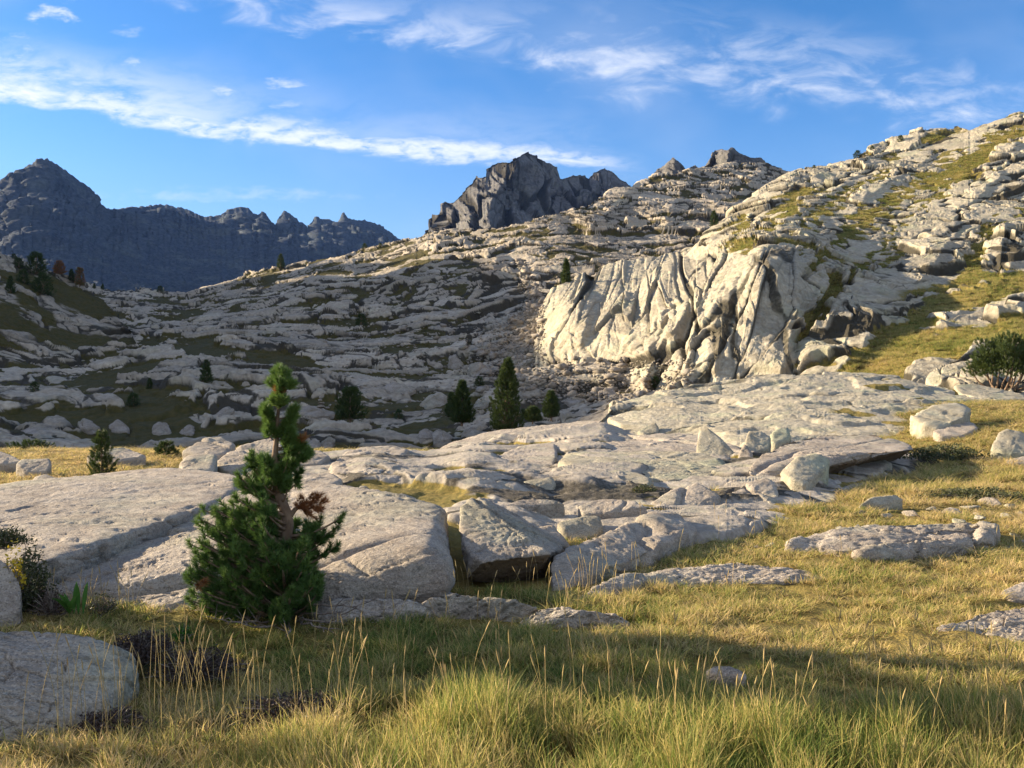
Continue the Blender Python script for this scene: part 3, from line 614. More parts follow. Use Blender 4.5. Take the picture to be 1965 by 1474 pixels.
gx = axis(-5, 5, 0.035, -3500, 3500, 1.035); gy = axis(2.2, 9.5, 0.035, -3500, 3500, 1.035)
GX, GY = np.meshgrid(gx, gy)
GZ = ground_z(GX.ravel(), GY.ravel())
a = np.arange(GX.size).reshape(GX.shape)
Q = np.stack([a[:-1, :-1], a[:-1, 1:], a[1:, 1:], a[1:, :-1]], 2).reshape(-1, 4)
me = mesh_np('ground', np.stack([GX.ravel(), GY.ravel(), GZ], 1), Q)
o = link('ground', me, M['ground']); tag(o, 'turf and soil of the alpine meadow', 'ground', kind='structure')
# ------------------------------------------------------------------ rocks: rounded hulls of traced points, with cracks and weathered skin
_ico = {}
def ico(sub):
    if sub not in _ico:
        bm = bmesh.new(); bmesh.ops.create_icosphere(bm, subdivisions=sub, radius=1.0)
        V = np.array([v.co[:] for v in bm.verts]); V /= np.linalg.norm(V, axis=1)[:, None]
        T = np.array([[v.index for v in f.verts] for f in bm.faces]); bm.free()
        _ico[sub] = (V, T)
    return _ico[sub]
def hull_planes(Q):
    bm = bmesh.new()
    for q in Q: bm.verts.new(q)
    r = bmesh.ops.convex_hull(bm, input=bm.verts)
    bm.normal_update()
    pl = {}
    for f in bm.faces:
        n = np.array(f.normal[:]); d = float(np.dot(n, np.array(f.verts[0].co[:])))
        if d < 0: n, d = -n, -d
        if f.calc_area() > 1e-7: pl[tuple(np.round(n, 2))] = (n, max(d, 1e-3))
    bm.free()
    return np.array([p[0] for p in pl.values()]), np.array([p[1] for p in pl.values()])
def vnormals(V, T):
    fn = np.cross(V[T[:, 1]] - V[T[:, 0]], V[T[:, 2]] - V[T[:, 0]])
    n = np.zeros_like(V)
    for k in range(3):
        for c in range(3): n[:, c] += np.bincount(T[:, k], fn[:, c], len(V))
    return n / (np.linalg.norm(n, axis=1)[:, None] + 1e-12)

def blob(pts, round_=22, sub=5, rough=1.0, cracks=0, seed=0, lay=0.0, rust=0.0, big=1.0, facet=1.0, dpx=0):
    """vertices, triangles and attributes of one weathered convex rock through world points"""
    pts = np.array(pts, float); r = np.random.RandomState(seed)
    lo, hi = pts.min(0), pts.max(0); ext = (hi - lo) / 2 + 1e-3; c = pts.mean(0) * 0.5 + (lo + hi) * 0.25
    n, d = hull_planes((pts - c) / ext)
    U, T = ico(sub)
    rad = np.zeros(len(U))
    for k in range(len(n)):
        t = np.maximum(U @ n[k] / d[k], 0)
        rad += t ** round_
    rad = rad ** (-1.0 / round_)
    V = U * rad[:, None] * ext + c
    N = vnormals(V, T)
    size = float(np.sort(ext)[1]) * 2; sm = float(np.cbrt(np.prod(ext))) * 2
    off = r.uniform(-50, 50)
    h = 0.016 * sm * big * fbm(V, 1.4 / size, 3, off=off)
    # flat chipped facets: each cell of a warped grid is a plane of its own tilt
    ax = np.abs(N); uu = np.where(ax[:, 2] > 0.6, V[:, 0], V[:, 0] + V[:, 1]); vv = np.where(ax[:, 2] > 0.6, V[:, 1], V[:, 2] * 1.3)
    wq = 0.5 * fbm(V, 2.0 / size, 3, off=off + 3)
    for L, am in ((0.34 * size, 0.030), (0.13 * size, 0.013)):
        F1, F2, r1, r2, r3, ox, oy = voro((uu * 0.9 + 0.3 * vv) / (1.6 * L) + wq, (vv * 0.9 - 0.3 * uu) / L + wq, seed % 89)
        e = sstep(0, 0.10, F2 - F1)
        h = h + am * min(sm, 1.5) * facet * (((r2 - .5) * ox + (r3 - .5) * oy) * 1.5 * e + 0.35 * (r1 - .5) * e - 0.25 * (1 - e) * (r1 > 0.6))
    fine = min(0.02, 0.012 * sm + 0.003)
    Va = V * np.array([1.0, 1.8, 2.2])
    if dpx > 200:   # long fine joints
        w2 = 0.35 * fbm(V, 0.5, 3, off=off + 40)
        for L, am in ((0.16 * size, 0.03), (0.06 * size, 0.012)):
            F1, F2, r1, r2, r3, ox, oy = voro((V[:, 0] + .5 * V[:, 1]) / (2.4 * L) + w2 / L * .4, (V[:, 1] - .35 * V[:, 0] + V[:, 2]) / L + w2 / L * .4, seed % 71)
            h = h - am * np.exp(-((F2 - F1) / 0.035) ** 2) * (r1 > 0.35) + am * 0.6 * (r2 - .5) * sstep(0, .06, F2 - F1)
    h = h + rough * fine * (0.22 * ridged(Va, 2.0, 3, 0.5, off=off) + 0.22 * fbm(Va, 9.0, 3, 0.6, off=off) + 0.25 * fbm(V, 24.0, 2, 0.6, off=off))
    if lay:       # sheet joints: the skin steps down in thin layers
        f = fbm(V * np.array([1, 1, 0.3]), 0.4, 5, 0.55, off=off + 7) * 1.8
        st = np.floor(f) + sstep(0.80, 1.0, f - np.floor(f))
        h = h + lay * st
    for k in range(cracks):
        a = r.normal(size=3); a[2] *= 0.45; a /= np.linalg.norm(a)
        pp = V[r.randint(len(V))]
        dist = (V - pp) @ a + 0.10 * size * fbm(V, 1.2 / size, 3, off=off + k * 9)
        h = h - 0.035 * min(sm, 1.6) * np.exp(-(dist / (0.016 * size + 0.012)) ** 2)
        h = h + 0.016 * min(sm, 1.5) * np.sign(dist) * np.exp(-np.abs(dist) / (0.3 * size))
    V = V + N * h[:, None]
    tone = 0.5 + 0.18 * r.normal() * 0.6 + 0.25 * fbm(V, 0.9, 3, off=off)
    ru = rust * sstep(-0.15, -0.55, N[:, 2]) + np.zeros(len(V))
    return V, T, tone, ru

def rock(name, label, blobs, cat='rock', group=None, mat='rock', **kw):
    """blobs: lists of (px, py, D) tops; points marked with a 4th value are used as they are, the rest also get a foot below them"""
    Vs, Ts, to, ru = [], [], [], []; nv = 0
    seed = kw.pop('seed', abs(hash(label)) % 1000 if False else sum(ord(c) * (i + 1) for i, c in enumerate(label)) % 9973)
    foot = kw.pop('foot', 0.35); up = kw.pop('up', 0.45)
    for b in blobs:
        opt = dict(kw)
        if isinstance(b[0], dict): opt.update(b[0]); b = b[1:]
        if name == 'boulder' and up:      # a boulder is about as deep as it is high
            dm = min(q[2] for q in b); b = [q if len(q) > 3 else (q[0], q[1], dm + (q[2] - dm) * up) for q in b]
        ft = opt.pop('foot', foot); w = []
        for q in b:
            p = P(*q[:3]); w.append(p)
            if len(q) == 3 and ft:
                zg = float(ground_base(p[0], p[1])); w.append(np.array([p[0], p[1] + 0.02, min(zg, p[2]) - ft]))
        if 'sub' not in opt:
            xs = [q[0] for q in b]; ww = (max(xs) - min(xs)) * 0.52
            opt['dpx'] = max(xs) - min(xs)
            opt['sub'] = 7 if ww > 170 else 6 if ww > 60 else 5 if ww > 22 else 4 if ww > 8 else 3
        V, T, t, rr = blob(w, seed=seed + len(Vs), **opt)
        Vs.append(V); Ts.append(T + nv); to.append(t); ru.append(rr); nv += len(V)
    V = np.concatenate(Vs); T = np.concatenate(Ts)
    base = np.array([(V[:, 0].min() + V[:, 0].max()) / 2, (V[:, 1].min() + V[:, 1].max()) / 2, max(V[:, 2].min(), float(ground_base(V[:, 0].mean(), V[:, 1].mean())))])
    me = mesh_np(name, V - base, T=T, attrs={'tone': np.concatenate(to), 'rust': np.concatenate(ru)})
    o = link(name, me, M[mat], loc=tuple(base))
    tag(o, label, cat, group)
    ROCKS.append(o)
    return o
ROCKS = []

SL = 'rock_slab'
# --- left foreground and the big pale slab
rock(SL, 'blue-shadowed smooth slab filling the bottom left corner', [[g(-260, 1200, .35), g(-20, 1182, .36), g(120, 1190, .34), g(215, 1212, .30), g(285, 1240, .2), g(255, 1275, .12), g(230, 1330, .1), g(190, 1375, .05), g(60, 1405, .03), g(-260, 1440, .05)]], 'slab', round_=12, mat='rock', rough=0.8, facet=.5)
rock('boulder', 'pale rock at the left edge beneath the yellow-leaved shrub', [[(-150, 1045, 6.0), (-20, 1052, 6.0), (20, 1076, 5.95), (46, 1120, 5.85), (42, 1165, 5.75), (0, 1190, 5.7), (-150, 1190, 5.7)]], 'rock', mat='slab', up=0)
rock(SL, 'broad pale slab ending in a dark diagonal step', [[g(-260, 960, .42), g(-40, 935, .46), g(30, 935, .46), g(150, 912, .47), g(240, 899, .47), g(330, 895, .47), g(430, 903, .47), g(470, 912, .47), g(460, 934, .45), g(372, 968, .44), g(318, 972, .44), g(250, 990, .42), g(180, 1022, .41), g(85, 1066, .38), g(20, 1078, .38), g(-100, 1095, .38), g(-260, 1120, .36)]], 'slab', mat='slab', round_=24, rough=1.0, facet=0.35, foot=0.5)
rock(SL, 'large grey slab behind the pine, split off at a dark cleft', [
    [g(60, 1120, .14), g(95, 1098, .17), g(180, 1050, .19), g(250, 1018, .21), g(330, 996, .25), g(450, 948, .33), g(560, 1000, .42), g(330, 1085, .24), g(240, 1120, .17), g(470, 1185, .03), g(370, 1186, .02), g(230, 1194, 0), g(80, 1185, 0)],
    [g(330, 1000, .30), g(430, 935, .42), g(520, 924, .47), g(600, 921, .50), g(690, 928, .52), g(760, 938, .53), g(830, 958, .52), g(868, 962, .50), g(834, 988, .52), g(828, 1032, .47), g(850, 1062, .40), g(872, 1102, .28), g(815, 1112, .20), g(700, 1138, .04), g(610, 1146, .0), g(450, 1182, .0), g(370, 1180, .0), (700, 1150, 6.75, 1), (800, 1150, 6.8, 1), (850, 1135, 7.5, 1), (840, 1000, 10, 1), (620, 960, 12.5, 1)]], 'slab', mat='slab', round_=22, rough=1.0, facet=0.4, cracks=2, rust=1.0)
rock('boulder', 'low wedge of rock at the foot of the split slab', [[g(622, 1098, .15), g(660, 1090, .2), (690, 1112, 6.85), (705, 1140, 6.65), (640, 1146, 6.6), (610, 1140, 6.65)]], 'rock', rust=0.6)
rock('boulder', 'tilted pointed boulder with a dark hollow beneath it', [[(880, 966, 8.0, 1), (914, 949, 8.3, 1), (944, 960, 8.5, 1), (1000, 1008, 8.7, 1), (1060, 1040, 8.6, 1), (1092, 1048, 8.4, 1), (1060, 1061, 7.1, 1), (935, 1078, 6.85, 1), (898, 1066, 7.0, 1), (880, 1010, 7.5, 1), (884, 1068, 7.25, 1), (898, 1116, 7.05, 1), (1045, 1118, 7.5, 1), (1052, 1100, 8.0, 1), (920, 1100, 8.6, 1)]], 'boulder', round_=40, facet=.6, rust=1.0, cracks=1)
rock('boulder', 'long grey boulder lying right of the dark hollow', [[dict(facet=.8), (1056, 1066, 7.2), (1145, 1028, 7.9), (1240, 985, 9.2), (1300, 985, 9.6), (1336, 1014, 8.9), (1215, 1070, 7.45), (1130, 1104, 6.95), (1062, 1134, 6.7), (1050, 1092, 7.0)]], 'boulder', up=0, round_=34, rust=0.5, cracks=1)
rock('boulder', 'small grey rock wedged between the pointed and the long boulder', [[(1022, 1010, 9.0), (1062, 1006, 9.2), (1094, 1044, 8.5), (1050, 1052, 8.3), (1020, 1030, 8.7)]], 'rock')
rock('boulder', 'square block with a dark hollow top edge above the long boulder', [[(1068, 1000, 9.4), (1130, 986, 10.0), (1152, 988, 10.0), (1158, 1015, 9.4), (1110, 1040, 8.9), (1080, 1020, 9.0)]], 'block', mat='lime')
rock(SL, 'pale flat slab in the turf pocket, right of two', [[g(1108, 968, .2), g(1150, 955, .25), g(1215, 957, .25), g(1242, 972, .2), g(1215, 986, .1), g(1120, 990, .1)]], 'slab', mat='slab', cracks=1)
rock(SL, 'pale flat slab in the turf pocket, left of two', [[g(958, 972, .2), g(1000, 958, .25), g(1070, 958, .25), g(1086, 968, .2), g(1050, 985, .1), g(985, 990, .08)]], 'slab', mat='slab')
rock('boulder', 'chunky two-faced block above the turf pocket', [[(982, 938, 12.4), (1010, 921, 13.2), (1058, 914, 13.4), (1068, 925, 13.0), (1064, 945, 12.6), (1040, 957, 12.3), (1000, 955, 12.3)]], 'block', mat='lime')
rock(SL, 'thick pale slab with rounded top above the turf pocket', [[(1070, 925, 13.0), (1090, 902, 14.2), (1160, 899, 14.4), (1230, 905, 14.0), (1252, 920, 13.4), (1238, 945, 12.5), (1180, 950, 12.3), (1100, 948, 12.4), (1072, 942, 12.7)]], 'slab', mat='lime', cracks=1)
rock(SL, 'long pale ledge with an upright sunny front', [[(1065, 882, 15.5), (1090, 868, 17.5), (1200, 866, 17.8), (1330, 868, 17), (1420, 884, 15.8), (1432, 905, 14.6), (1420, 925, 13.8), (1340, 940, 13.2), (1260, 922, 13.7), (1150, 896, 14.8), (1075, 896, 15.2)]], 'ledge', mat='lime', round_=18, cracks=2)
rock(SL, 'sloping pale hump left of the long ledge', [[(928, 900, 15.5), (955, 872, 18), (1010, 852, 20.5), (1065, 850, 20.8), (1070, 880, 17), (1062, 898, 15.6), (1000, 915, 14.5), (935, 925, 14.0)]], 'slab', mat='slab', cracks=1)
rock(SL, 'long low whaleback slab running up towards the pines', [
    [(640, 925, 14.8), (700, 905, 16.5), (800, 885, 18.5), (900, 868, 20), (960, 870, 19), (940, 905, 15.5), (920, 935, 13.6), (850, 950, 12.9), (740, 940, 13.5)],
    [(700, 905, 17), (790, 860, 23), (850, 838, 27), (930, 826, 31), (1010, 806, 34), (1100, 796, 35), (1175, 795, 34), (1260, 815, 28), (1250, 850, 22), (1000, 880, 18), (900, 900, 16.5)]], 'slab', mat='slab', round_=12, cracks=3, lay=0.02)
rock(SL, 'low pale slab between the whaleback and the long ledge', [[(1060, 855, 20.5), (1090, 838, 23.5), (1200, 826, 26), (1330, 830, 25), (1420, 850, 21), (1430, 870, 18.5), (1300, 872, 18), (1100, 872, 18)]], 'slab', mat='slab', cracks=2, lay=0.02)
rock(SL, 'long thin loose slab lying on the whaleback', [[(838, 892, 17.0), (870, 885, 17.8), (900, 890, 17.2), (896, 897, 16.8), (850, 897, 16.8)]], 'slab')
# --- the big dome on the right
rock(SL, 'flat layered ledge on the crest beneath the big bush', [[(1830, 738, 33.0), (1880, 738, 33.4), (1960, 754, 32), (1980, 764, 31), (1900, 768, 30.6), (1840, 752, 31.8)]], 'ledge', mat='lime')
rock('boulder', 'small loose rock perched on the crest of the dome', [[(1358, 742, 33.2), (1372, 733, 33.5), (1386, 736, 33.5), (1384, 748, 32.6), (1362, 748, 32.6)]], 'rock', mat='lime')
rock('boulder', 'little cream rock on the left skirt of the dome', [[(1222, 828, 25.2), (1240, 816, 26), (1258, 808, 26.6), (1265, 818, 25.8), (1262, 829, 25), (1235, 832, 24.8)]], 'rock', mat='lime')
rock(SL, 'dark-lipped flake resting on the left skirt of the dome', [[(1165, 800, 28.5), (1200, 790, 30), (1262, 805, 27.5), (1250, 815, 26), (1190, 812, 26.5)]], 'slab', mat='lime')
rock(SL, 'overhanging slab with a deep shaded hollow on its right', [
    [(1424, 908, 13.6, 1), (1450, 880, 14.4, 1), (1500, 850, 16.5, 1), (1580, 834, 18, 1), (1680, 832, 18, 1), (1745, 850, 16.5, 1), (1754, 862, 15.4, 1), (1700, 870, 14.8, 1), (1620, 874, 14.4, 1), (1540, 886, 14.0, 1), (1470, 920, 13.4, 1), (1430, 916, 13.5, 1), (1480, 935, 14.0, 1), (1640, 905, 16.5, 1), (1720, 885, 17.0, 1), (1560, 900, 15, 1)]], 'slab', round_=26, mat='slab', cracks=2, rust=0.7, facet=.7)
rock('boulder', 'greenish angular block propping the overhanging slab', [[(1497, 905, 13.2), (1530, 874, 13.5), (1568, 868, 13.7), (1590, 878, 13.6), (1588, 895, 13.3), (1545, 928, 12.7), (1520, 920, 12.8)]], 'block', mat='lime', round_=50, facet=.5, up=1)
rock('boulder', 'dark shaded rock under the overhang, right part', [[(1585, 890, 15.4), (1690, 874, 16.2), (1712, 890, 15.6), (1650, 922, 14.4), (1560, 940, 13.6), (1545, 930, 14.0)]], 'rock', rust=1.0, up=1)
rock(SL, 'low tongue of rock in the turf below the overhang', [[g(1600, 945, .1), (1640, 925, 14.6), (1710, 908, 16.0), (1718, 916, 15.6), (1660, 940, 13.6)]], 'slab')
rock('boulder', 'cracked grey boulder left of the rounded brown one', [[(1248, 965, 11.8), (1290, 938, 12.6), (1340, 925, 13.0), (1365, 938, 12.6), (1385, 955, 12.2), (1370, 975, 11.5), (1318, 998, 10.8), (1280, 985, 11.0)]], 'boulder', round_=36, facet=.6, cracks=1)
rock('boulder', 'rounded boulder with a brownish shaded right flank', [[(1380, 960, 12.0), (1420, 928, 13.2), (1470, 913, 13.6), (1492, 925, 13.2), (1498, 950, 12.4), (1480, 976, 11.6), (1445, 975, 11.5), (1400, 985, 11.2)]], 'boulder', round_=18, cracks=2, rust=0.8)
rock('boulder', 'small round boulder in the gap beside the turf bank', [[(1490, 965, 12.0), (1505, 942, 12.7), (1530, 942, 12.7), (1552, 962, 12.0), (1530, 978, 11.6), (1495, 980, 11.5)]], 'boulder')
rock('boulder', 'small wedge at the foot of the round boulder', [[(1515, 978, 11.6), (1540, 968, 11.9), (1562, 975, 11.6), (1548, 992, 11.1), (1520, 992, 11.0)]], 'rock')
rock(SL, 'long low grey slab along the edge of the turf bank', [[(1336, 1020, 10.2), (1385, 990, 11.0), (1440, 977, 11.3), (1505, 976, 11.3), (1520, 990, 10.9), (1490, 1010, 10.2), (1400, 1028, 9.7)]], 'slab', cracks=1)
rock('boulder', 'dark wedge under the cracked grey boulder', [[(1320, 985, 11.2), (1380, 972, 11.7), (1390, 985, 11.4), (1350, 1010, 10.5), (1322, 1002, 10.7)]], 'rock', rust=0.5)
rock('boulder', 'upright leaning boulder, leftmost of three on the dome edge', [[(1336, 860, 18.2), (1342, 822, 19.5), (1356, 818, 19.6), (1380, 838, 19.0), (1412, 868, 17.8), (1408, 878, 17.4), (1345, 875, 17.6)]], 'boulder', mat='lime', round_=40, facet=.6)
rock('boulder', 'squarish boulder, middle of three on the dome edge', [[(1428, 850, 18.8), (1436, 826, 19.6), (1462, 824, 19.7), (1480, 836, 19.3), (1476, 860, 18.4), (1448, 868, 18.0), (1432, 862, 18.2)]], 'boulder', mat='lime', round_=40, facet=.6)
rock('boulder', 'small boulder, rightmost of three on the dome edge', [[(1478, 832, 20.2), (1492, 818, 21), (1514, 820, 20.9), (1518, 838, 20.0), (1490, 852, 19.3), (1480, 848, 19.5)]], 'boulder', mat='lime', round_=36, facet=.6)
rock('boulder', 'dark triangular stone in front of the middle boulder', [[(1414, 880, 17.0), (1428, 846, 18.0), (1445, 868, 17.4), (1448, 886, 16.7), (1425, 884, 16.8)]], 'rock')
rock('boulder', 'tilted flat-topped block on the right turf', [[(1748, 798, 22.5), (1790, 776, 24.0), (1840, 772, 24.2), (1862, 780, 23.6), (1852, 800, 22.0), (1800, 822, 20.8), (1770, 815, 21.2)]], 'block', mat='lime', round_=70, facet=.9, cracks=1)
rock(SL, 'grey leaf of rock leaning under the tilted block', [[(1790, 825, 20.6), (1830, 806, 21.6), (1872, 808, 21.4), (1880, 820, 20.8), (1850, 836, 20.0), (1800, 834, 20.1)]], 'slab')
rock('boulder', 'white-patched boulder at the right edge of the turf', [[(1900, 860, 17.6), (1912, 832, 18.6), (1930, 818, 19.0), (1960, 826, 18.9), (2000, 850, 18.0), (1995, 872, 17.0), (1958, 870, 17.0), (1920, 866, 17.2)]], 'boulder', mat='lime', round_=24)
rock(SL, 'thin slab in front of the white-patched boulder', [[(1925, 884, 16.2), (1960, 874, 16.8), (2010, 876, 16.8), (2000, 890, 16.0), (1940, 890, 16.0)]], 'slab')
# --- flat slabs lying in the right-hand turf
rock(SL, 'wide rippled bedrock slab in the right-hand turf', [
    [g(1500, 1042, .10), g(1545, 1026, .14), g(1600, 1012, .16), g(1700, 1000, .17), g(1850, 994, .17), g(1915, 1002, .15), g(1910, 1022, .13), g(1850, 1045, .12), g(1760, 1058, .1), g(1640, 1060, .08), g(1540, 1056, .07)],
    [dict(round_=16, lay=0.03), g(1560, 1040, .15), g(1640, 1016, .20), g(1780, 1006, .21), g(1880, 1002, .20), g(1860, 1018, .17), g(1740, 1036, .15), g(1620, 1052, .12)],
    [dict(lay=0.02), g(1635, 1060, .14), g(1690, 1044, .17), g(1790, 1034, .17), g(1870, 1024, .17), g(1850, 1040, .13), g(1720, 1062, .11)]], 'slab', mat='slab', cracks=3, lay=0.03, rough=1.6)
rock(SL, 'long flat grey slab sunk in the turf', [[g(1210, 1098, .08), g(1290, 1080, .10), g(1390, 1072, .11), g(1500, 1076, .10), g(1595, 1096, .07), g(1590, 1110, .05), g(1480, 1108, .05), g(1330, 1106, .06), g(1230, 1110, .06)]], 'slab', mat='slab', round_=10)
rock(SL, 'pale slab dipping towards the dark hollow', [[g(1068, 1160, .03), g(1130, 1120, .10), g(1190, 1092, .13), g(1290, 1092, .10), g(1260, 1108, .06), g(1180, 1125, .06), g(1130, 1150, .03), g(1100, 1162, .02)]], 'slab', mat='slab', round_=10)
rock(SL, 'low pale kerb of rock behind the shadowed grass', [[g(590, 1170, .04), g(640, 1148, .13), g(740, 1144, .14), g(800, 1150, .13), g(830, 1165, .09), g(720, 1186, .02), g(610, 1190, .02)]], 'slab', mat='slab', cracks=1)
rock(SL, 'knobbly pale rock in the middle of the kerb', [[g(795, 1165, .06), g(830, 1142, .16), g(900, 1140, .17), g(1000, 1154, .14), g(1040, 1165, .1), g(990, 1182, .02), g(880, 1178, .02), g(810, 1182, .02)]], 'slab', mat='slab', cracks=2)
rock(SL, 'low flat rock at the right end of the kerb', [[g(990, 1188, .05), g(1040, 1160, .14), g(1120, 1168, .14), g(1200, 1182, .1), g(1215, 1192, .03), g(1120, 1200, .02), g(1010, 1206, .01)]], 'slab', mat='slab', cracks=1)
rock(SL, 'grey slab with curved grooves at the right edge', [[g(1790, 1205, .06), g(1850, 1178, .12), g(1920, 1160, .15), g(2060, 1150, .16), g(2120, 1190, .12), g(2060, 1235, .05), g(1940, 1230, .04), g(1850, 1222, .04)]], 'slab', mat='slab', lay=0.02, cracks=1)
rock(SL, 'dull flat rock above the grooved slab at the right edge', [[g(1918, 1132, .08), g(1960, 1114, .1), g(2040, 1112, .1), g(2040, 1150, .05), g(1935, 1150, .05)]], 'slab', rough=0.7)
rock('stone', 'small flat pale stone lying alone in the dark grass', [[g(1354, 1284, .10), g(1372, 1275, .12), g(1405, 1277, .12), g(1434, 1291, .10), g(1432, 1302, .08), g(1390, 1298, .08), g(1362, 1292, .08)]], 'stone', mat='slab', foot=0.1)
rock('boulder', 'flat lichened rock in the turf above the rippled slab', [[g(1645, 970, .08), g(1670, 953, .16), g(1720, 948, .16), g(1735, 955, .13), g(1700, 968, .08), g(1660, 974, .05)]], 'rock', mat='lime')
# --- rocks by the meadow and behind the slabs, left half
rock('boulder', 'smooth grey hump beside the left meadow', [[(25, 945, 11.3), (38, 918, 11.8), (80, 904, 12.2), (122, 909, 12.0), (140, 935, 11.6), (90, 950, 11.2)]], 'boulder', round_=9, up=1)
rock('boulder', 'flat-topped dark block standing in the meadow', [[(30, 888, 15.4), (40, 880, 15.8), (95, 878, 15.9), (100, 890, 15.4), (92, 904, 15), (45, 905, 15)]], 'block', round_=24)
rock('boulder', 'low rock at the far left edge of the meadow', [[(-40, 880, 16.2), (0, 863, 17), (28, 874, 16.5), (45, 884, 16), (0, 892, 15.8)]], 'rock')
rock('boulder', 'smooth egg-shaped boulder behind the pale slab', [[(340, 892, 15.7), (356, 868, 16.7), (390, 866, 16.9), (420, 868, 16.8), (412, 900, 15.0), (370, 904, 14.7), (345, 900, 15.0)]], 'boulder', round_=12)
rock('boulder', 'big hump with a slanting crack behind the egg-shaped boulder', [[(345, 862, 18.7), (385, 838, 20.4), (430, 833, 20.9), (455, 848, 20.0), (440, 866, 18.3), (400, 872, 17.8)]], 'boulder', round_=12, cracks=1)
rock('boulder', 'long sloping boulder left of the pine stem', [[(410, 885, 16.5), (450, 855, 19.1), (500, 836, 20.9), (540, 838, 20.7), (548, 860, 18.7), (500, 882, 16.5), (440, 900, 15.2)]], 'boulder', round_=12, cracks=1)
rock('boulder', 'low dark outcrop behind the little pine', [[(160, 872, 17.8), (205, 856, 19.1), (250, 858, 19.1), (285, 872, 17.8), (230, 882, 17.0)]], 'rock', round_=12)
rock('boulder', 'squat pale boulder right of the pine stem', [[(556, 880, 16.5), (580, 862, 18.3), (616, 862, 18.3), (634, 874, 17.2), (610, 890, 16.0), (570, 890, 16.0)]], 'boulder')
rock(SL, 'whale-shaped grey slab right of the pine stem', [[(628, 895, 15.7), (650, 870, 17.8), (700, 852, 20.0), (760, 850, 20.4), (790, 860, 19.1), (740, 885, 16.4), (680, 915, 13.7), (640, 912, 13.9)]], 'slab', round_=12, cracks=1)
rock('boulder', 'shaded block just behind the split slab', [[(548, 925, 12.7), (570, 905, 13.9), (640, 905, 13.9), (660, 918, 13.2), (640, 930, 12.4), (560, 932, 12.4)]], 'block', round_=18)
rock('stone', 'thin dark flake leaning on the split slab', [[(655, 928, 14.4), (668, 920, 15), (698, 922, 15), (712, 932, 14.2), (690, 934, 14)]], 'stone')
def bvh_of(o):
    me = o.data; V = np.empty(len(me.vertices) * 3, np.float32); me.vertices.foreach_get('co', V)
    T = np.empty(len(me.loops), np.int32); me.loops.foreach_get('vertex_index', T)
    return BVHTree.FromPolygons(V.reshape(-1, 3).tolist(), T.reshape(-1, 4).tolist())
SEATS = [bvh_of(BOWL), bvh_of(SLOPE), bvh_of(SPUR)]
def seat(px, py, d):
    """distance at which the hillside is met at a photo pixel, or d where it is not"""
    v = Vector(((px - CX) / F, 1.0, (CY - py) / F)).normalized(); best = None
    for b in SEATS:
        hit = b.ray_cast(Vector((0, 0, EYE)), v, 400)
        if hit[0] is not None and (best is None or hit[0].y < best): best = hit[0].y
    return best if best is not None and abs(math.log(best / d)) < 0.6 else d
for i, (px, py, w, h_, d, lb) in enumerate([
    (60, 826, 60, 18, 40, 'long low slab at the left end of the shaded bowl floor'), (170, 812, 46, 26, 43, 'domed boulder on the bowl floor beyond the little pine'), (226, 815, 48, 30, 42, 'cracked twin boulder right of the domed one'), (310, 818, 44, 34, 40, 'pointed grey boulder at the foot of the shaded slabs'), (362, 822, 34, 24, 40, 'dull boulder right of the pointed grey one'),
    (432, 788, 40, 26, 48, 'pale rounded boulder left of the pine top'), (598, 786, 90, 28, 46, 'pale bathtub-shaped slab carrying a little cairn'), (598, 850, 36, 28, 27, 'egg-like boulder at the far edge of the slabs'), (625, 848, 34, 34, 27, 'cube-like boulder at the far edge of the slabs'),
    (820, 830, 40, 24, 34, 'boulder below the round dark bush'), (850, 832, 40, 26, 33, 'split boulder left of the tall pine foot'), (905, 827, 44, 24, 34, 'flat boulder left of the tall pine foot'), (835, 765, 60, 40, 52, 'bright pale slab left of the middle pine'), (925, 770, 34, 26, 52, 'bright pale slab between the middle and tall pines'),
    (920, 706, 54, 36, 66, 'kite-shaped slab leaning in the scree'), (880, 690, 40, 34, 68, 'block above the kite-shaped slab'), (770, 742, 60, 26, 58, 'low slab in the dark turf above the round bush'), (1170, 752, 50, 22, 52, 'slab in the scree below the cliff'), (1110, 765, 56, 20, 50, 'tilted slab in the scree right of the small pine')]):
    r = np.random.RandomState(100 + i); q = []; h_ = h_ * 0.82
    for k in range(8):
        a = 2 * math.pi * k / 8 + r.uniform(-.3, .3); rr = r.uniform(.85, 1.05)
        q.append((px + 0.52 * w * rr * math.cos(a), py + h_ * 0.38 + h_ * 0.16 * math.sin(a), d * (1 - 0.015 * math.sin(a))))
    ap = r.uniform(-.22, .22)
    for tx, ty in ((ap, -.42), (ap + r.uniform(.05, .2), -.36), (ap - .3, -r.uniform(.0, .25)), (ap + .32, -r.uniform(.0, .25)), (r.uniform(-.3, .3), -.1)):
        q.append((px + w * tx, py + h_ * ty, d * 1.008))
    D2 = seat(px, py + h_ * 0.3, d); q = [P(a_, b_, c_ * D2 / d) for a_, b_, c_ in q]; q = q + [t - np.array([0, 0, 0.35]) for t in q]
    V, T, t, rr = blob(q, round_=40, sub=5, seed=300 + i, cracks=3, facet=2.2)
    base = np.array([V[:, 0].mean(), V[:, 1].mean(), V[:, 2].min()])
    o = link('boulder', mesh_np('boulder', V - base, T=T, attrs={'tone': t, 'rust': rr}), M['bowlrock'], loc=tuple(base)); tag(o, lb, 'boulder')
    ROCKS.append(o)
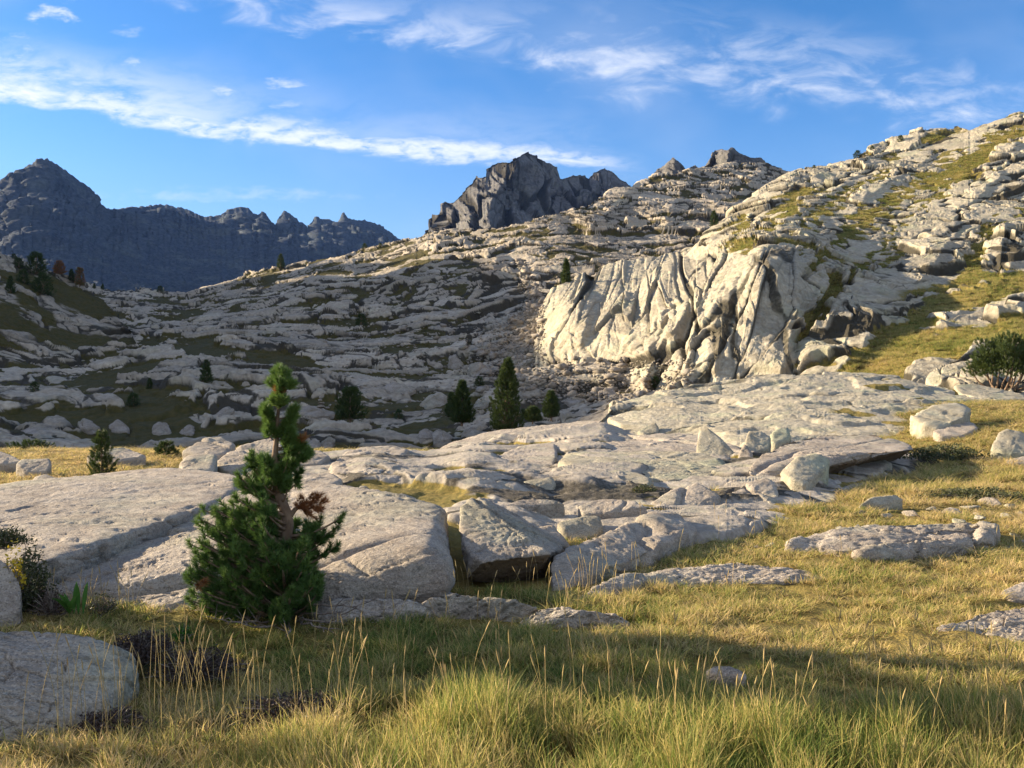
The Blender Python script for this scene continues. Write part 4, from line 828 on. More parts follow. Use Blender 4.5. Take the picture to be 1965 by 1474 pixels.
# little cairn on the bathtub slab
cz = None
root = link('cairn', None, loc=tuple(P(615, 784, 46.3))); tag(root, 'tiny cairn of stones on a pale slab in the bowl', 'cairn')
for k, (rx, rz, z) in enumerate([(0.26, 0.14, 0.10), (0.22, 0.10, 0.28), (0.16, 0.09, 0.44), (0.11, 0.09, 0.58)]):
    r = np.random.RandomState(k + 5)
    q = r.normal(size=(14, 3)); q /= np.linalg.norm(q, axis=1)[:, None]; q = q * np.array([rx, rx, rz]) + np.array([r.uniform(-.03, .03), 0, z])
    V, T, t, rr = blob(q, round_=16, sub=3, seed=k)
    link('stone', mesh_np('stone', V, T=T, attrs={'tone': t, 'rust': rr}), M['bowlrock'], root)
# loose stones strewn round the right-hand slab: each its own small rock
STN = []
for k in range(6):
    r = np.random.RandomState(40 + k); q = r.normal(size=(13, 3)); q /= np.linalg.norm(q, axis=1)[:, None]
    q = q * np.array([1, 0.75, 0.42]); V, T, t, rr = blob(q * 0.2, round_=22, sub=4, seed=60 + k)
    STN.append(mesh_np('stone', V, T=T, attrs={'tone': t, 'rust': rr}))
    STN[-1].materials.append(M['lime'] if k % 2 else M['rock'])
spots = [(1655, 990, 38, 'first of the stones edging the rippled slab, at its upper left'), (1700, 992, 30, None), (1745, 988, 40, None), (1790, 982, 34, None), (1822, 986, 46, 'broad stone above the rippled slab'), (1862, 976, 44, None), (1900, 968, 60, 'largest dark stone at the upper right of the rippled slab'), (1940, 972, 40, None), (1880, 990, 34, None), (1930, 992, 30, None), (1780, 960, 22, None), (1850, 962, 34, None), (1960, 985, 30, None),
    (1840, 1030, 34, 'buff flat stone lying on the rippled slab'), (1870, 1038, 26, None), (1560, 1050, 26, None), (1610, 1042, 18, None), (1950, 1028, 34, None), (1970, 1040, 34, None), (1935, 1052, 26, None), (1910, 1062, 30, None), (1480, 1050, 34, None), (1450, 1048, 20, None), (1490, 1068, 22, None), (1655, 1066, 30, None), (1290, 1190, 20, None), (530, 1370, 26, 'pale stone half hidden in the foreground grass'), (620, 1405, 24, None), (1880, 1020, 28, None), (1560, 1006, 20, None)]
for i, (px, py, w, lb) in enumerate(spots):
    r = np.random.RandomState(i + 900); G = g(px, py); D = G[2]; p = P(px, py, D)
    z = float(ground_z(p[0:1], p[1:2])[0]); s = w / F * D / 0.4
    on = py > 1000 and py < 1060 and 1560 < px < 1890
    o = link('stone', STN[i % 6], loc=(p[0], p[1], z + (0.16 if on else 0.02 * s)))
    o.rotation_euler = (r.uniform(-.12, .12), r.uniform(-.12, .12), r.uniform(0, 6.3)); o.scale = (s, s, s * r.uniform(.8, 1.3))
    tag(o, lb or 'small loose stone among the stones beside the right-hand slabs', 'stone', None if lb else 'loose stones beside the right-hand slabs')
    ROCKS.append(o)
# ------------------------------------------------------------------ plants: materials
def mat_leaf(name, ca, cb, cc=None, transl=0.35, rough=0.55, root=None, attr='hue'):
    """two-colour leaf by a 0..1 attribute; light passes partly through"""
    m, T = new_mat(name)
    a = T.add('ShaderNodeAttribute', attribute_name=attr).outputs['Fac']
    pos = T.add('ShaderNodeNewGeometry').outputs['Position']
    n = T.noise(pos, 6.0, 3, 0.6)
    c = T.mix(T.math('ADD', a, T.math('MULTIPLY', T.math('SUBTRACT', n, 0.5), 0.35), clamp=True), ca, cb)
    if cc is not None: c = T.mix(T.step(a, 1.2, 1.8), c, cc)
    b = T.add('ShaderNodeBsdfPrincipled', {'Base Color': c, 'Roughness': rough, 'Specular IOR Level': 0.25})
    t = T.add('ShaderNodeBsdfTranslucent', {'Color': c})
    mx = T.add('ShaderNodeMixShader', {0: transl, 1: b.outputs[0], 2: t.outputs[0]})
    T.add('ShaderNodeOutputMaterial', {'Surface': mx.outputs[0]})
    return m
def mat_bark(name, a, b, sc=18):
    m, T = new_mat(name)
    pos = T.add('ShaderNodeNewGeometry').outputs['Position']
    n = T.noise(T.add('ShaderNodeMapping', {'Vector': pos, 'Scale': (1, 1, 0.35)}).outputs[0], sc, 5, 0.65)
    finish(T, T.mix(T.step(n, 0.35, 0.65), a, b), 0.9, n, 0.7, 0.01, 0.15)
    return m
M['needle'] = mat_leaf('pine_needles', (0.062, 0.122, 0.028), (0.15, 0.225, 0.05), (0.28, 0.11, 0.04), 0.3)
M['needle_far'] = mat_leaf('distant_pine_needles', (0.036, 0.062, 0.016), (0.095, 0.120, 0.030), (0.24, 0.11, 0.04), 0.2)
M['bark'] = mat_bark('pine_bark', (0.13, 0.085, 0.055), (0.26, 0.18, 0.12))
M['deadwood'] = mat_bark('grey_dead_wood', (0.13, 0.10, 0.08), (0.26, 0.21, 0.17))
M['shrub'] = mat_leaf('shrub_leaves', (0.045, 0.055, 0.022), (0.10, 0.105, 0.045), (0.55, 0.40, 0.03), 0.3)
M['heather'] = mat_leaf('heather_leaves', (0.050, 0.035, 0.028), (0.095, 0.06, 0.045), None, 0.15)
M['lush'] = mat_leaf('lush_leaves', (0.05, 0.14, 0.02), (0.12, 0.24, 0.04), None, 0.4)
M['twig'] = mat_bark('twigs', (0.16, 0.125, 0.10), (0.30, 0.25, 0.20), 60)

def mat_grass():
    m, T = new_mat('grass_blades')
    tint = T.add('ShaderNodeAttribute', attribute_type='INSTANCER', attribute_name='tint').outputs['Fac']
    br = T.add('ShaderNodeAttribute', attribute_name='blade').outputs['Fac']
    up = T.add('ShaderNodeAttribute', attribute_name='up').outputs['Fac']
    k = T.math('ADD', tint, T.math('MULTIPLY', T.math('SUBTRACT', br, 0.5), 0.75), clamp=True)
    ramp = T.add('ShaderNodeValToRGB', {'Fac': k})
    e = ramp.color_ramp.elements
    e[0].position = 0.0; e[0].color = (0.10, 0.165, 0.03, 1)
    e[1].position = 1.0; e[1].color = (0.66, 0.48, 0.24, 1)
    q = e.new(0.35); q.color = (0.28, 0.29, 0.07, 1)
    q = e.new(0.65); q.color = (0.58, 0.45, 0.15, 1)
    c = T.mix(T.step(up, 0.45, 0.0), ramp.outputs[0], (0.10, 0.075, 0.03))       # dead thatch at the foot of the tuft
    b = T.add('ShaderNodeBsdfPrincipled', {'Base Color': c, 'Roughness': 0.6, 'Specular IOR Level': 0.2})
    t = T.add('ShaderNodeBsdfTranslucent', {'Color': c})
    mx = T.add('ShaderNodeMixShader', {0: 0.48, 1: b.outputs[0], 2: t.outputs[0]})
    T.add('ShaderNodeOutputMaterial', {'Surface': mx.outputs[0]})
    return m
M['grass'] = mat_grass()
m, T = new_mat('dry_stalks')
a = T.add('ShaderNodeAttribute', attribute_name='hue').outputs['Fac']
finish(T, T.mix(a, (0.36, 0.25, 0.11), (0.26, 0.21, 0.07)), 0.8)
M['stalk'] = m

# ------------------------------------------------------------------ plant geometry
class Tubes:
    def __init__(s): s.V = []; s.Q = []; s.h = []; s.n = 0
    def add(s, pts, rad, k=5, hue=0.0):
        pts = np.array(pts, float); rad = np.broadcast_to(np.asarray(rad, float), (len(pts),))
        t = np.gradient(pts, axis=0); t /= np.linalg.norm(t, axis=1)[:, None] + 1e-9
        ref = np.array([0.3, 0.9, 0.2]) if abs(t[0, 2]) > 0.8 else np.array([0, 0, 1.0])
        a = np.cross(t, ref); a /= np.linalg.norm(a, axis=1)[:, None] + 1e-9; b = np.cross(t, a)
        th = np.arange(k) * 2 * math.pi / k
        V = pts[:, None] + rad[:, None, None] * (np.cos(th)[None, :, None] * a[:, None] + np.sin(th)[None, :, None] * b[:, None])
        m = len(pts); i = (np.arange(m - 1)[:, None] * k + np.arange(k)[None]); j = (np.arange(m - 1)[:, None] * k + (np.arange(k)[None] + 1) % k)
        s.Q.append((np.stack([i, j, j + k, i + k], 2).reshape(-1, 4)) + s.n); s.V.append(V.reshape(-1, 3)); s.h.append(np.full(m * k, hue)); s.n += m * k
    def mesh(s, name): return mesh_np(name, np.concatenate(s.V), np.concatenate(s.Q), attrs={'hue': np.concatenate(s.h)})
def bez(a, b, c, n=6):
    t = np.linspace(0, 1, n)[:, None]; return (1 - t) ** 2 * np.array(a) + 2 * t * (1 - t) * np.array(b) + t * t * np.array(c)

def needle_mesh(name, S, N, nl, w, r, spread=0.9):
    """S: shoots as rows (x y z, dx dy dz, length, hue); N needles each"""
    S = np.array(S, float); n = len(S)
    t = r.uniform(0.05, 1.0, (n, N)) ** 0.8
    d = S[:, 3:6] / (np.linalg.norm(S[:, 3:6], axis=1)[:, None] + 1e-9)
    base = S[:, None, :3] + d[:, None] * (S[:, 6][:, None] * t)[..., None]
    q = r.normal(size=(n, N, 3)); q -= (q * d[:, None]).sum(2)[..., None] * d[:, None]; q /= np.linalg.norm(q, axis=2)[..., None] + 1e-9
    a = spread * (1.15 - 0.62 * t) * r.uniform(0.75, 1.15, (n, N))
    dr = d[:, None] * np.cos(a)[..., None] + q * np.sin(a)[..., None]
    tip = base + dr * (nl * r.uniform(0.75, 1.15, (n, N)))[..., None]
    sd = np.cross(dr, r.normal(size=(n, N, 3))); sd /= np.linalg.norm(sd, axis=2)[..., None] + 1e-9
    V = np.stack([base - sd * w / 2, base + sd * w / 2, tip], 2).reshape(-1, 3)
    T = np.arange(len(V)).reshape(-1, 3)
    hue = np.repeat(S[:, 7] , N * 3) + np.repeat(r.uniform(-.15, .15, n * N), 3)
    return mesh_np(name, V, T=T, attrs={'hue': hue}, smooth=False)

def inside(poly, x, y):
    c = False; j = len(poly) - 1
    for i in range(len(poly)):
        if (poly[i][1] > y) != (poly[j][1] > y) and x < (poly[j][0] - poly[i][0]) * (y - poly[i][1]) / (poly[j][1] - poly[i][1]) + poly[i][0]: c = not c
        j = i
    return c

# ------------------------------------------------------------------ the young pine
def main_pine():
    r = np.random.RandomState(3); D0 = 6.02
    base = P(548, 1196, D0); base[2] = float(ground_z(base[0:1], base[1:2])[0])
    root = link('pine_tree', None, loc=tuple(base))
    tag(root, 'young green pine with a tall thin leader in front of the split slab', 'pine tree')
    def W(px, py, dd=0.0): return P(px, py, D0 + dd) - base
    tr = [(552, 1200), (550, 1160), (546, 1110), (545, 1060), (549, 1030), (553, 1005), (550, 985), (542, 965), (534, 945), (529, 915), (527, 880), (530, 850), (531, 820), (534, 790), (537, 760), (537, 728), (538, 712)]
    rad = [.060, .052, .046, .044, .042, .040, .040, .038, .035, .030, .022, .016, .013, .011, .010, .009, .004]
    tp = np.array([W(x, y) for x, y in tr]); wood = Tubes(); wood.add(tp, np.array(rad) * np.array([1 + .08 * math.sin(7 * i) for i in range(len(rad))]), 9)
    wood.add([W(550, 1000), W(566, 978), W(580, 968), W(600, 962)], [.020, .016, .011, .005], 6)     # stub that carries the dead bough
    wood.add([W(548, 1028), W(536, 1030), W(524, 1022), W(510, 1010)], [.018, .016, .012, .006], 6)
    wood.add([W(550, 1005), W(540, 1008), W(525, 1012)], [.010, .008, .004], 5)
    poly = [(478, 868), (462, 900), (450, 925), (440, 945), (420, 966), (395, 975), (374, 982), (366, 1005), (372, 1030), (360, 1048), (370, 1072), (358, 1092), (356, 1112), (360, 1135), (356, 1150), (372, 1166), (392, 1176), (420, 1184), (470, 1190), (520, 1194), (560, 1188), (592, 1172), (612, 1150), (622, 1120), (620, 1095), (612, 1072), (596, 1050), (590, 1030), (575, 1012), (566, 1000), (566, 1036), (540, 1040), (515, 1018), (522, 985), (524, 955), (545, 935), (572, 925), (578, 895), (590, 868), (575, 852), (556, 862), (546, 880), (535, 878), (522, 862), (508, 868), (492, 880)]
    S = []
    tips = []
    k = 0
    while len(tips) < 330 and k < 9000:
        k += 1
        px, py = r.uniform(350, 625), r.uniform(855, 1196)
        if not inside(poly, px, py): continue
        cx = np.interp(py, [y for x, y in tr[::-1]], [x for x, y in tr[::-1]])
        hw = np.interp(py, [860, 930, 980, 1050, 1130, 1190], [40, 70, 110, 128, 130, 100])
        u = min(1, abs(px - cx) / hw); dm = hw * math.sqrt(max(0.02, 1 - u * u)) / F * D0
        dd = dm * (2 * r.beta(0.55, 0.55) - 1)
        if any((px - a) ** 2 + (py - b) ** 2 + ((dd - c) * F / D0) ** 2 < 9.5 ** 2 for a, b, c in tips): continue
        tips.append((px, py, dd))
    extra = [(655, 992, -.05), (650, 1008, 0), (640, 1022, .0), (648, 1046, -.02), (634, 1050, .03), (625, 1035, 0), (616, 996, .05), (612, 1012, .05), (604, 1025, .1), (592, 1012, .1), (600, 1042, .05), (584, 1020, .12)]
    for px, py, dd in tips + extra:
        tip = W(px, py, dd); cx = np.interp(py, [y for x, y in tr[::-1]], [x for x, y in tr[::-1]])
        ay = min(1180, py + 0.25 * abs(px - cx) + abs(dd) * 60 + r.uniform(4, 24)); ax = np.interp(ay, [y for x, y in tr[::-1]], [x for x, y in tr[::-1]])
        att = W(ax, ay); mid = att * 0.45 + tip * 0.55 + np.array([0, 0, -0.035 - 0.06 * r.rand()])
        c = bez(att, mid, tip, 7); L = np.linalg.norm(tip - att)
        wood.add(c, np.linspace(0.010 + 0.012 * min(1, L), 0.0035, 7), 4)
        out = tip - mid; out /= np.linalg.norm(out) + 1e-9
        hue = float(np.clip(0.30 + 0.35 * r.normal() * 0.6, 0, 1))
        d = out * 0.7 + np.array([0, 0, 0.75]) + r.normal(size=3) * 0.15
        S.append((*(tip - d / np.linalg.norm(d) * 0.05), *d, r.uniform(.055, .08), hue + .15))
        for q in range(r.randint(2, 5)):
            t = r.uniform(0.45, 0.95); p = c[int(t * 6)] * 1.0
            sd = out * 0.5 + r.normal(size=3) * 0.55 + np.array([0, 0, 0.55]); S.append((*p, *sd, r.uniform(.045, .07), hue * 0.7))
    lead = [(538, 716, 1), (531, 722, 1), (547, 724, 1), (535, 736, 1), (545, 738, 1), (528, 740, 1), (552, 742, .8), (538, 746, 1), (533, 764, .5), (541, 770, .5), (528, 772, .4), (537, 778, .4), (516, 788, 1), (512, 795, 1), (520, 800, 1), (516, 808, .7), (524, 814, .6), (519, 822, .9), (559, 790, 1), (553, 797, .7), (556, 808, .9), (548, 815, .8), (545, 822, .8), (525, 828, 1), (516, 832, .7), (530, 836, .9), (541, 834, .8), (552, 832, .7), (545, 850, .5), (556, 846, .8), (565, 850, .8), (572, 858, .8), (562, 866, .9), (550, 866, .9), (582, 872, .7), (575, 880, .9), (560, 890, 1), (545, 892, 1)]
    for px, py, kk in lead:
        cx = np.interp(py, [y for x, y in tr[::-1]], [x for x, y in tr[::-1]])
        for rep in range(6):
            dd = r.uniform(-.06, .06); p = W(px + r.uniform(-4, 4), py + 6 + r.uniform(-3, 3), dd); d = np.array([(px - cx) * 0.02, dd * 5, 1.0]) + r.normal(size=3) * .2
            S.append((*p, *d, .055, float(np.clip(0.45 + 0.5 * (1 - kk) + r.normal() * .12, 0, 1.1))))
        if abs(px - cx) > 4: wood.add(bez(W(cx, py + 14), W(px * .6 + cx * .4, py + 14), W(px, py + 4), 4), [.006, .005, .004, .003], 4)
    for px, py in ((533, 758), (540, 757), (524, 930), (577, 846), (379, 1119)):
        for rep in range(2):
            p = W(px + r.uniform(-3, 3), py, r.uniform(-.1, .02) - (.35 if py > 1000 else 0)); S.append((*p, *(r.normal(size=3) * .5 + np.array([0, 0, .6])), .04, 1.7))
    link('trunk', wood.mesh('trunk'), M['bark'], root)
    link('crown', needle_mesh('crown', S, 125, 0.050, 0.0044, r, 1.12), M['needle'], root)
    # rust-brown dead bough at the trunk's bend
    B = []
    for px, py in ((572, 966), (580, 972), (588, 960), (594, 968), (600, 974), (606, 962), (612, 968), (590, 980), (598, 986), (580, 984), (571, 977), (604, 982)):
        for rep in range(3): B.append((*W(px + r.uniform(-4, 4), py + r.uniform(-3, 3), r.uniform(-.05, .05)), *(np.array([.6, 0, .3]) + r.normal(size=3) * .4), .05, 1.9))
    o = link('dead_bough', needle_mesh('dead_bough', B, 90, 0.045, 0.0028, r), M['needle'], root); o['label'] = 'rust-brown dead bough'
    # bare dead boughs sweeping over the grass
    dead = [[(560, 1180, 0), (610, 1176, -.2), (660, 1178, -.3), (720, 1148, -.35)], [(560, 1178, 0), (600, 1160, -.1), (650, 1160, -.2), (690, 1166, -.2)], [(556, 1186, 0), (590, 1190, -.3), (630, 1196, -.4), (668, 1180, -.45)],
            [(545, 1186, 0), (500, 1196, -.2), (440, 1192, -.3), (392, 1182, -.3)], [(548, 1190, 0), (520, 1204, -.3), (470, 1200, -.4), (430, 1186, -.4)], [(552, 1192, 0), (560, 1210, -.4), (545, 1225, -.5)], [(556, 1186, 0), (600, 1200, -.4), (640, 1210, -.5)]]
    for i, c in enumerate(dead):
        tb = Tubes(); pts = np.array([W(*q) for q in c]); n = 14
        t = np.linspace(0, len(c) - 1, n); path = np.stack([np.interp(t, range(len(c)), pts[:, k]) for k in range(3)], 1) + r.normal(size=(n, 3)) * .006
        tb.add(path, np.linspace(.010, .002, n), 5)
        for q in range(7):
            a = r.randint(4, n - 1); e = path[a] + np.array([r.uniform(-.04, .12) * (1 if c[-1][0] > 550 else -1), r.uniform(-.12, .12), r.uniform(-.03, .11)])
            tb.add(bez(path[a], (path[a] + e) / 2 + r.normal(size=3) * .015, e, 5), np.linspace(.004, .0012, 5), 4)
        link('dead_branch', tb.mesh('dead_branch'), M['deadwood'], root)
    return root
PINE = main_pine()

# ------------------------------------------------------------------ other pines
def conifer(H, R, r, shoots, N, nl, w, shape=1.0, mat='needle_far', hue=0.35, low=0.03, sl=0.16, trunk_r=0.05):
    """trunk and crown meshes of a bushy upright pine of height H and half-width R, standing at the origin"""
    wood = Tubes(); lean = r.normal(size=2) * 0.02 * H
    wood.add([(0, 0, -0.15), (lean[0] * .3, lean[1] * .3, H * .4), (lean[0], lean[1], H * .97)], [trunk_r, trunk_r * .7, trunk_r * .12], 7)
    S = []
    cl = r.normal(size=(22, 3)); cl /= np.linalg.norm(cl, axis=1)[:, None]
    for k in range(shoots):
        t = low + (1 - low) * r.rand() ** 1.15
        prof = (1 - t) ** (0.75 * shape) * min(1, 0.62 + t * 2.2)
        a = r.uniform(0, 2 * math.pi); lump = 0.80 + 0.30 * math.sin(5 * a + 9 * t + 1) * math.sin(17 * t + 2 * a)
        rr = R * prof * lump * (r.rand() ** 0.38) + 0.02
        p = np.array([lean[0] * t + rr * math.cos(a), lean[1] * t + rr * math.sin(a), H * t])
        d = np.array([math.cos(a) * .6, math.sin(a) * .6, 0.85]) + r.normal(size=3) * .25
        S.append((*(p - d * sl * .5), *d, sl, float(np.clip(hue + .25 * r.normal(), 0, 1 if hue < 1 else 2))))
        if k % 5 == 0: wood.add([(lean[0] * t, lean[1] * t, max(0.02, H * t - rr * .5)), tuple(p)], [trunk_r * .3 * (1 - t) + .004, .003], 4)
    return wood.mesh('trunk'), needle_mesh('crown', S, N, nl, w, r)
def place_tree(label, px, py, D, H, R, seed, shoots=420, N=34, nl=0.13, w=0.020, shape=1.0, hue=0.35, name='pine_tree', sl=0.16, low=0.03, cat='pine tree', zfix=None, group=None, trunk_r=None):
    r = np.random.RandomState(seed); p = P(px, py, D)
    root = link(name, None, loc=tuple(p)); tag(root, label, cat, group)
    a, b = conifer(H, R, r, shoots, N, nl, w, shape, hue=hue, sl=sl, low=low, trunk_r=trunk_r or 0.02 * H + .02)
    link('trunk', a, M['bark'], root); link('crown', b, M['needle_far'], root)
    return root
place_tree('tall dense pine standing alone behind the whaleback slab', 970, 828, 40, 3.25, 1.02, 11, 1500, 40, 0.11, 0.016, 0.85, 0.42, sl=.15)
place_tree('dark pine of middle height left of the tall dense pine', 886, 812, 44, 2.05, 0.80, 12, 900, 38, 0.12, 0.018, 0.9, 0.25)
place_tree('small pine right of the tall dense pine', 1058, 802, 44, 1.25, 0.58, 13, 420, 38, 0.12, 0.018, 0.8, 0.35)
place_tree('low spreading pine at the foot of the small pine', 1022, 808, 42, 0.62, 0.50, 14, 260, 38, 0.12, 0.018, 0.5, 0.5, cat='shrub', name='pine_shrub')
place_tree('round dark bush in the shaded turf right of the pine leader', 672, 806, 48, 1.75, 1.0, 15, 620, 34, 0.13, 0.02, 0.5, 0.3, name='pine_shrub', cat='shrub')
place_tree('thin young pine at the back left of the middle pine', 866, 800, 46, 1.2, 0.42, 16, 240, 34, 0.12, 0.018, 0.9, 0.2)
place_tree('little pine on the bank by the left meadow', 196, 921, 14.6, 0.78, 0.27, 17, 260, 60, 0.05, 0.006, 0.8, 0.4, sl=.08, trunk_r=.02)
place_tree('dark round shrub at the back of the left meadow', 318, 884, 19.5, 0.40, 0.32, 18, 240, 50, 0.05, 0.007, 0.45, 0.25, sl=.08, name='pine_shrub', cat='shrub', trunk_r=.02)
place_tree('flat dark shrub at the far left of the meadow', 60, 866, 22.5, 0.26, 0.75, 19, 240, 40, 0.06, 0.009, 0.4, 0.2, sl=.08, name='pine_shrub', cat='shrub', trunk_r=.02)
place_tree('pine standing on the brow of the cliff', 1086, 545, 86, 2.35, 0.62, 20, 420, 26, 0.2, 0.03, 0.9, 0.45)
# scattered trees of the bowl and the spur: two crowns, copied
def kinds():
    out = []
    for s, (H, R, sh) in enumerate([(1.0, 0.34, 0.9), (1.0, 0.50, 0.55)]):
        r = np.random.RandomState(70 + s); out.append(conifer(H, R, r, 300, 22, 0.085, 0.013, sh, hue=0.15, sl=.1, trunk_r=.03))
        out[-1][0].materials.append(M['bark']); out[-1][1].materials.append(M['needle_far'])
    return out
KT = kinds()
for i, (px, py, D, hpx, kd, lb) in enumerate([
    (395, 733, 70, 44, 0, 'cone-shaped dark pine in the middle of the shaded bowl'), (287, 745, 68, 22, 0, 'small cone-shaped pine left of the middle bowl pine'), (256, 778, 60, 26, 1, 'dark bush below the small cone-shaped pine'), (66, 750, 66, 20, 1, 'tiny dark bush low on the left of the bowl'),
    (693, 624, 118, 24, 1, 'dark bush halfway up the middle of the bowl'), (539, 512, 186, 27, 0, 'single pine on the skyline of the bowl'), (70, 524, 112, 42, 1, 'largest dark tree on the crest of the left spur'), (20, 560, 106, 32, 0, 'narrow dark tree near the left edge of the spur'), (44, 542, 108, 26, 1, 'dark tree under the largest tree of the spur'),
    (82, 564, 104, 42, 1, 'broad dark bush below the largest tree of the spur'), (36, 514, 112, 22, 1, 'small tree on the spur left of the largest one'), (27, 494, 114, 10, 1, 'tiny bush on the crest near the left edge'), (137, 538, 117, 24, 0, 'dark tree of the close pair on the spur'), (181, 553, 180, 12, 0, 'tiny tree at the saddle, left of two'), (197, 554, 184, 12, 0, 'tiny tree at the saddle, right of two'),
    (307, 560, 186, 14, 1, 'small dark bush on the saddle skyline'), (1645, 302, 133, 16, 1, 'larger bush on the sunny skyline, leftmost of three'), (1674, 286, 133, 9, 1, 'tiny bush on the sunny skyline, middle of three'), (1728, 270, 133, 13, 1, 'rounded bush on the sunny skyline, rightmost of three'), (1370, 432, 140, 30, 0, 'thin dark tree in the fold behind the sunny slope'),
    (765, 803, 46, 20, 1, 'low bush on the dark turf between round bush and pines'), (700, 476, 184, 12, 1, 'little bush on the bowl skyline, left of two'), (730, 474, 184, 10, 1, 'little bush on the bowl skyline, right of two'), (1562, 322, 132, 8, 1, 'scrubby bush where the sunny slope meets the far slabs'), (920, 742, 58, 22, 1, 'dark bush above the middle pine in the scree edge'), (1258, 742, 54, 22, 1, 'dark bush at the foot of the cliff')]):
    D = seat(px, py, D); p = P(px, py + 3, D); h_ = hpx / F * D
    root = link('pine_tree' if kd == 0 else 'pine_shrub', None, loc=tuple(p)); tag(root, lb, 'pine tree' if kd == 0 else 'shrub')
    sx = h_ * (1.0 if kd == 0 else 1.25); root.scale = (sx, sx, h_); root.rotation_euler = (0, 0, i * 1.7)
    link('trunk', KT[kd][0], None, root); link('crown', KT[kd][1], None, root)
place_tree('orange-brown bush on the crest of the spur', 114, 526, 117, 1.7, 1.0, 31, 260, 24, 0.2, 0.03, 0.5, 1.9, name='autumn_bush', cat='shrub')
place_tree('dull brown tree of the close pair on the spur', 153, 549, 118, 2.4, 0.75, 32, 260, 24, 0.2, 0.03, 0.4, 1.6, name='autumn_tree', cat='tree')
# the big many-stemmed bush on the right
def big_bush():
    r = np.random.RandomState(44); base = P(1930, 750, 34.5); root = link('pine_shrub', None, loc=tuple(base)); tag(root, 'big many-stemmed green bush on the right edge', 'shrub')
    S = []
    for k in range(15):
        a = r.uniform(0, 6.28); rr = r.uniform(.3, 1.5); top = np.array([rr * math.cos(a), rr * math.sin(a) * .8, r.uniform(.8, 2.1) * (1.15 - .3 * rr)])
        tb = Tubes() if k == 0 else tb
        foot = np.array([r.uniform(-.35, .35), r.uniform(-.3, .3), -.1]); tb.add(bez(foot, foot * .4 + top * np.array([.85, .85, .35]), top, 7) + r.normal(size=(7, 3)) * .03, np.linspace(.05, .012, 7), 6)
    link('stem', tb.mesh('stem'), M['bark'], root)
    for k in range(1900):
        u = r.normal(size=3); u /= np.linalg.norm(u); u[2] = abs(u[2]) * 1.0 - 0.3 * r.rand()
        q = u * np.array([1.62, 1.3, 1.55]) * (r.rand() ** .22) * (0.84 + .2 * math.sin(4 * u[0] + 6 * u[2]) * math.sin(7 * u[1])) + np.array([.1, 0, 0.82])
        if q[2] < 0.25 and r.rand() < .4: continue
        d = u * .7 + np.array([0, 0, .7]) + r.normal(size=3) * .25; S.append((*q, *d, .14, float(np.clip(.55 + .25 * r.normal(), 0, 1))))
    link('crown', needle_mesh('crown', S, 40, .11, .014, r), M['needle_far'], root)
big_bush()

# ------------------------------------------------------------------ shrubs and herbs by the left rocks
def leaf_bush(label, px, py, D, rx, ry, rz, n, lsize, mat, r, twigs=40, yellow=None, name='shrub', hue=.4, cat='shrub'):
    base = P(px, py, D); root = link(name, None, loc=tuple(base)); tag(root, label, cat)
    tb = Tubes(); V = []; H = []
    for k in range(twigs):
        u = r.normal(size=3); u[2] = abs(u[2]); u /= np.linalg.norm(u); e = u * np.array([rx, ry, rz]) * r.uniform(.6, 1.02)
        tb.add(bez((r.uniform(-.2, .2) * rx, r.uniform(-.2, .2) * ry, -.03), e * np.array([.5, .5, .7]) + r.normal(size=3) * .02, e, 6), np.linspace(.006, .0015, 6), 4)
    u = r.normal(size=(n, 3)); u[:, 2] = np.abs(u[:, 2]); u /= np.linalg.norm(u, axis=1)[:, None]
    lump = 0.82 + 0.22 * np.sin(5 * u[:, 0] + 3) * np.sin(6 * u[:, 1] + 4 * u[:, 2])
    c = u * np.array([rx, ry, rz]) * (r.rand(n) ** .4 * lump)[:, None]
    a = r.normal(size=(n, 3)); a /= np.linalg.norm(a, axis=1)[:, None]; b = np.cross(a, r.normal(size=(n, 3))); b /= np.linalg.norm(b, axis=1)[:, None]
    L = lsize * r.uniform(.7, 1.3, n)[:, None]
    V = np.stack([c - a * L, c + b * L * .42, c + a * L, c - b * L * .42], 1).reshape(-1, 3)
    h = hue + .25 * r.normal(size=n)
    if yellow is not None:
        for (yx, yy, yz, yr) in yellow: h = np.where(np.linalg.norm(c - np.array([yx, yy, yz]), axis=1) < yr, 1.9, h)
    link('twigs', tb.mesh('twigs'), M['twig'], root)
    link('foliage', mesh_np('foliage', V, np.arange(4 * n).reshape(-1, 4), attrs={'hue': np.repeat(h, 4)}, smooth=False), M[mat], root)
r = np.random.RandomState(8)
leaf_bush('leafy shrub with a yellow-leaved side at the left edge', 48, 1165, 5.98, .22, .16, .52, 3000, .014, 'shrub', r, 40, [(-.12, -.08, .40, .13), (-.08, -.10, .30, .11), (-.02, -.12, .20, .09), (-.16, -.05, .46, .11)], hue=.35)
leaf_bush('low olive shrub behind the yellow-leaved one', 10, 1045, 6.25, .20, .14, .14, 1000, .014, 'shrub', r, 25, None, hue=.3)
leaf_bush('grey twiggy bush at the foot of the yellow-leaved shrub', 95, 1176, 5.95, .17, .12, .20, 800, .010, 'heather', r, 110, None, 'twiggy_bush', .6)
leaf_bush('dry brownish tussock bush right of the broad-leaved herb', 196, 1180, 6.0, .11, .12, .19, 500, .011, 'shrub', r, 70, None, 'twiggy_bush', .5)
leaf_bush('dark purple-brown heather overhanging the corner slab', 268, 1262, 5.0, .24, .26, .17, 3200, .010, 'heather', r, 50, None, 'heather', .4)
leaf_bush('dark heather patch between corner slab and pine', 380, 1292, 4.85, .30, .22, .15, 3000, .010, 'heather', r, 50, None, 'heather', .2)
leaf_bush('small heather tuft at the lower edge of the corner slab', 210, 1395, 4.05, .2, .16, .09, 1500, .009, 'heather', r, 30, None, 'heather', .3)
